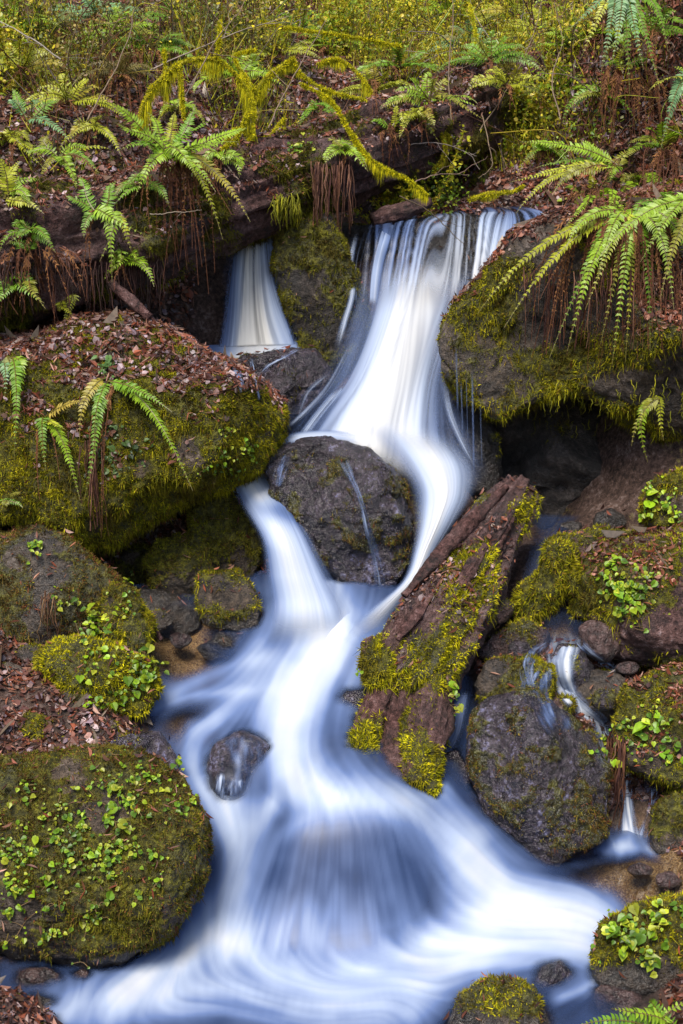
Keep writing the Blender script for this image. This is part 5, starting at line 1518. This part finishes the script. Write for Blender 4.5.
for a in [
    ('yellow-green shrub behind the centre of the long log', 400, 92, 60, 85, PAL_YG, 14, 1500), ('bright feathery green shrub behind the log', 440, 80, 40, 55, [A3(.18, .26, .015), A3(.12, .2, .015), A3(.25, .28, .02)], 12, 1300),
    ('tall yellow shrub right of the bluish fern', 510, 70, 50, 80, PAL_YG, 14, 1400), ('golden shrub at the top edge right of centre', 470, 20, 60, 70, PAL_YG, 12, 1300), ('olive shrub beneath the hanging fern at top right', 580, 60, 50, 70, PAL_OLIVE + PAL_YG, 12, 1100),
    ('yellow shrub behind the mossy arched twig', 345, 60, 60, 75, PAL_YG, 12, 1300), ('brown twiggy shrub at top left centre', 190, 45, 70, 80, PAL_OLIVE, 14, 900), ('olive shrub in the top left corner', 30, 40, 70, 80, PAL_OLIVE + PAL_YG, 14, 1200),
    ('brown and green shrub over the left litter slope', 105, 85, 60, 70, PAL_OLIVE, 14, 800), ('sparse twiggy shrub behind the moss-draped bough', 250, 60, 60, 80, PAL_OLIVE + PAL_YG[:2], 14, 1000), ('yellowish tuft at the left frame edge above the drooping fern', 8, 85, 40, 50, PAL_YG, 9, 800),
    ('low yellow shrub at top centre', 400, 25, 60, 60, PAL_YG, 12, 1200), ('low brown shrub on the right-hand red slope', 640, 125, 50, 45, PAL_OLIVE + PAL_RED, 10, 600), ('yellow tuft between log end and red slope', 548, 105, 40, 55, PAL_YG + PAL_OLIVE, 10, 700),
    ('golden tuft at the top left of centre', 280, 15, 60, 50, PAL_YG + PAL_OLIVE, 10, 1000)]:
    shrub(*a)

# ground cover: nobody could count it
cpos = GV[GT].mean(1)
cn = GN[GT].mean(1)
tpx, tpy, tz = proj(np.where(cpos[:, 1:2] > 2, cpos, np.array([0, 5., 0])))
infr = (cpos[:, 1] > 4) & (tpx > -90) & (tpx < 770) & (tpy > -140) & (tpy < 1060)
dry = infr & (cpos[:, 2] > np.where(cpos[:, 1] < 6.7, water_z(cpos[:, :2]) + .03, -9))
buf = Buf()
cave = ((tpx > 425) & (tpx < 740) & (tpy > 395) & (tpy < 640)) | ((tpx > 195) & (tpx < 480) & (tpy > 215) & (tpy < 560))
dry = dry & ~cave
wl = dry * (.45 + .55 * sstep(-.3, .4, fbm(cpos * 1.5 + 2, 3)))
litter_on(GV, GT, GN, wl * (tpy > 60), 3200, PAL_LITTER, buf, .024)
litter_on(GV, GT, GN, wl * (tpy > 60), 500, PAL_LITTER, buf, .04)
litter_on(GV, GT, GN, wl * (tpx > 520) * (tpy < 260), 3500, PAL_RED, buf, .024)
litter_on(GV, GT, GN, wl * (tpy > 480), 3000, PAL_RED + PAL_LITTER, buf, .018)
litter_on(GV, GT, GN, wl, 4000, PAL_RED, buf, .04, .18)
tag(buf.build('leaf_litter', M_LITTER), 'brown and purplish dead leaves covering the forest floor', kind='stuff')
for nm, b in LIT.items():
    tag(b.build('leaf_litter', M_LITTER), {'boulder_top_litter': 'reddish leaf litter covering the top of the huge left boulder', 'bank_litter': 'red needle litter on the right-hand bank rocks',
                                          'log_litter': 'dead leaves and red needles lying on the logs'}.get(nm, 'scattered red needles fallen on the stones'), kind='stuff')


w = infr * (tpy < 175) * sstep(-.35, .35, fbm(cpos * 1.3 + 21, 3) + .55 * sstep(260, 420, tpx) * sstep(600, 520, tpx) * sstep(130, 60, tpy) - .25 * (tpx < 260) - .15 * (tpx > 560))
a = np.linalg.norm(np.cross(GV[GT[:, 1]] - GV[GT[:, 0]], GV[GT[:, 2]] - GV[GT[:, 0]]), axis=1) * .5
n = 60000
k, bc, p = sample(GV, GT, w, n)
ppx, ppy, _ = proj(p)
yg = sstep(280, 420, ppx + 60 * RNG.normal(size=n)) * sstep(640, 540, ppx)
c = np.where((RNG.random(n) < .25 + .65 * yg)[:, None], pick(PAL_YG, n), pick(PAL_OLIVE, n))
hgt = RNG.random(n) ** 1.7 * (.18 + .16 * np.abs(fbm(p * 2, 2)))
buf = Buf()
litter_pieces(p + np.column_stack([RNG.normal(0, .03, n), RNG.normal(0, .03, n), hgt]), unit(RNG.normal(size=(n, 3)) + np.array([0, -.4, .7])), np.where(RNG.random(n) < .75, .014, .026), c, buf, thin=.8, lift=0)
k, bc, p = sample(GV, GT, w, 20000)
blades(p, np.tile([[0, -.1, 1.]], (20000, 1)), .2, .0032, np.where((RNG.random(20000) < .6)[:, None], pick(PAL_YG, 20000), pick(PAL_OLIVE + BR, 20000)), buf, spread=.7)
k, bc, p = sample(GV, GT, w + .15 * infr * (tpy < 170), 1500)
for q in p:
    L = RNG.uniform(.15, .75)
    d = unit(np.array([RNG.normal(0, .6), RNG.normal(-.2, .3), abs(RNG.normal(.9, .5))]))
    e = q + d * L
    mdl = (q + e) / 2 + np.array([RNG.normal(0, .06), 0, RNG.uniform(-.02, .1)])
    r_ = RNG.uniform(.0015, .005)
    V, F, *_ = tube(catmull([q, mdl, e + np.array([RNG.normal(0, .08), 0, -RNG.uniform(0, .15)])], 9), np.linspace(r_, r_ * .4, 9), 4)
    buf.add(V, F, (PAL_YG + BR + [A3(.26, .2, .15), A3(.3, .24, .2)] * 2)[RNG.integers(len(PAL_YG) + len(BR) + 4)] * RNG.uniform(.5, 1.1))
tag(buf.build('undergrowth', M_LEAF), 'yellow-green and brown undergrowth covering the hillside', kind='stuff')
# moss cushions over the ground
buf = Buf()
mw = g_moss[GT].mean(1) * dry
k, bc, p = sample(GV, GT, mw, 50000)
blades(p, cn[k], .022, .005, pick(PAL_MOSS, 50000), buf)
tag(buf.build('ground_moss', M_MOSS), 'green moss growing on the forest floor', kind='stuff')

# ------------------------------------------------------------------ camera, light
cd = bpy.data.cameras.new('Camera')
cam = bpy.data.objects.new('Camera', cd)
COL.objects.link(cam)
cam.location = CAM
cam.rotation_euler = (math.radians(90) + PITCH, 0, 0)
cd.sensor_fit = 'VERTICAL'
cd.sensor_height = 36
cd.lens = FPX / 1024 * 36
cd.clip_end = 200
scene.camera = cam

SUN_EL, SUN_AZ = math.radians(58), math.radians(200)   # azimuth from +Y, clockwise: behind the camera, slightly left
wd = bpy.data.worlds.new('World')
scene.world = wd
wd.use_nodes = True
wn = wd.node_tree
wn.nodes.clear()
sky = wn.nodes.new('ShaderNodeTexSky')
sky.sky_type = 'NISHITA'
sky.sun_disc = False
sky.sun_elevation = SUN_EL
sky.sun_rotation = SUN_AZ
sky.dust_density = 2.0
sky.ozone_density = 1.0
bg = wn.nodes.new('ShaderNodeBackground')
bg.inputs[1].default_value = .12
wo = wn.nodes.new('ShaderNodeOutputWorld')
wn.links.new(sky.outputs[0], bg.inputs[0])
wn.links.new(bg.outputs[0], wo.inputs[0])
sd = bpy.data.lights.new('Sun', 'SUN')
sd.energy = 2.7
sd.angle = math.radians(24)
sd.color = (1, .93, .82)
so = bpy.data.objects.new('Sun', sd)
COL.objects.link(so)
sdir = Vector((math.sin(SUN_AZ) * math.cos(SUN_EL), math.cos(SUN_AZ) * math.cos(SUN_EL), math.sin(SUN_EL)))
so.rotation_euler = (-sdir).to_track_quat('-Z', 'Y').to_euler()
so.location = (0, 0, 12)

scene.view_settings.view_transform = 'Standard'
scene.view_settings.look = 'None'
scene.view_settings.gamma = 1
scene.view_settings.exposure = .95
scene.cycles.use_denoising = True
scene.cycles.max_bounces = 8
scene.cycles.transparent_max_bounces = 24
scene.cycles.caustics_reflective = False
scene.cycles.caustics_refractive = False
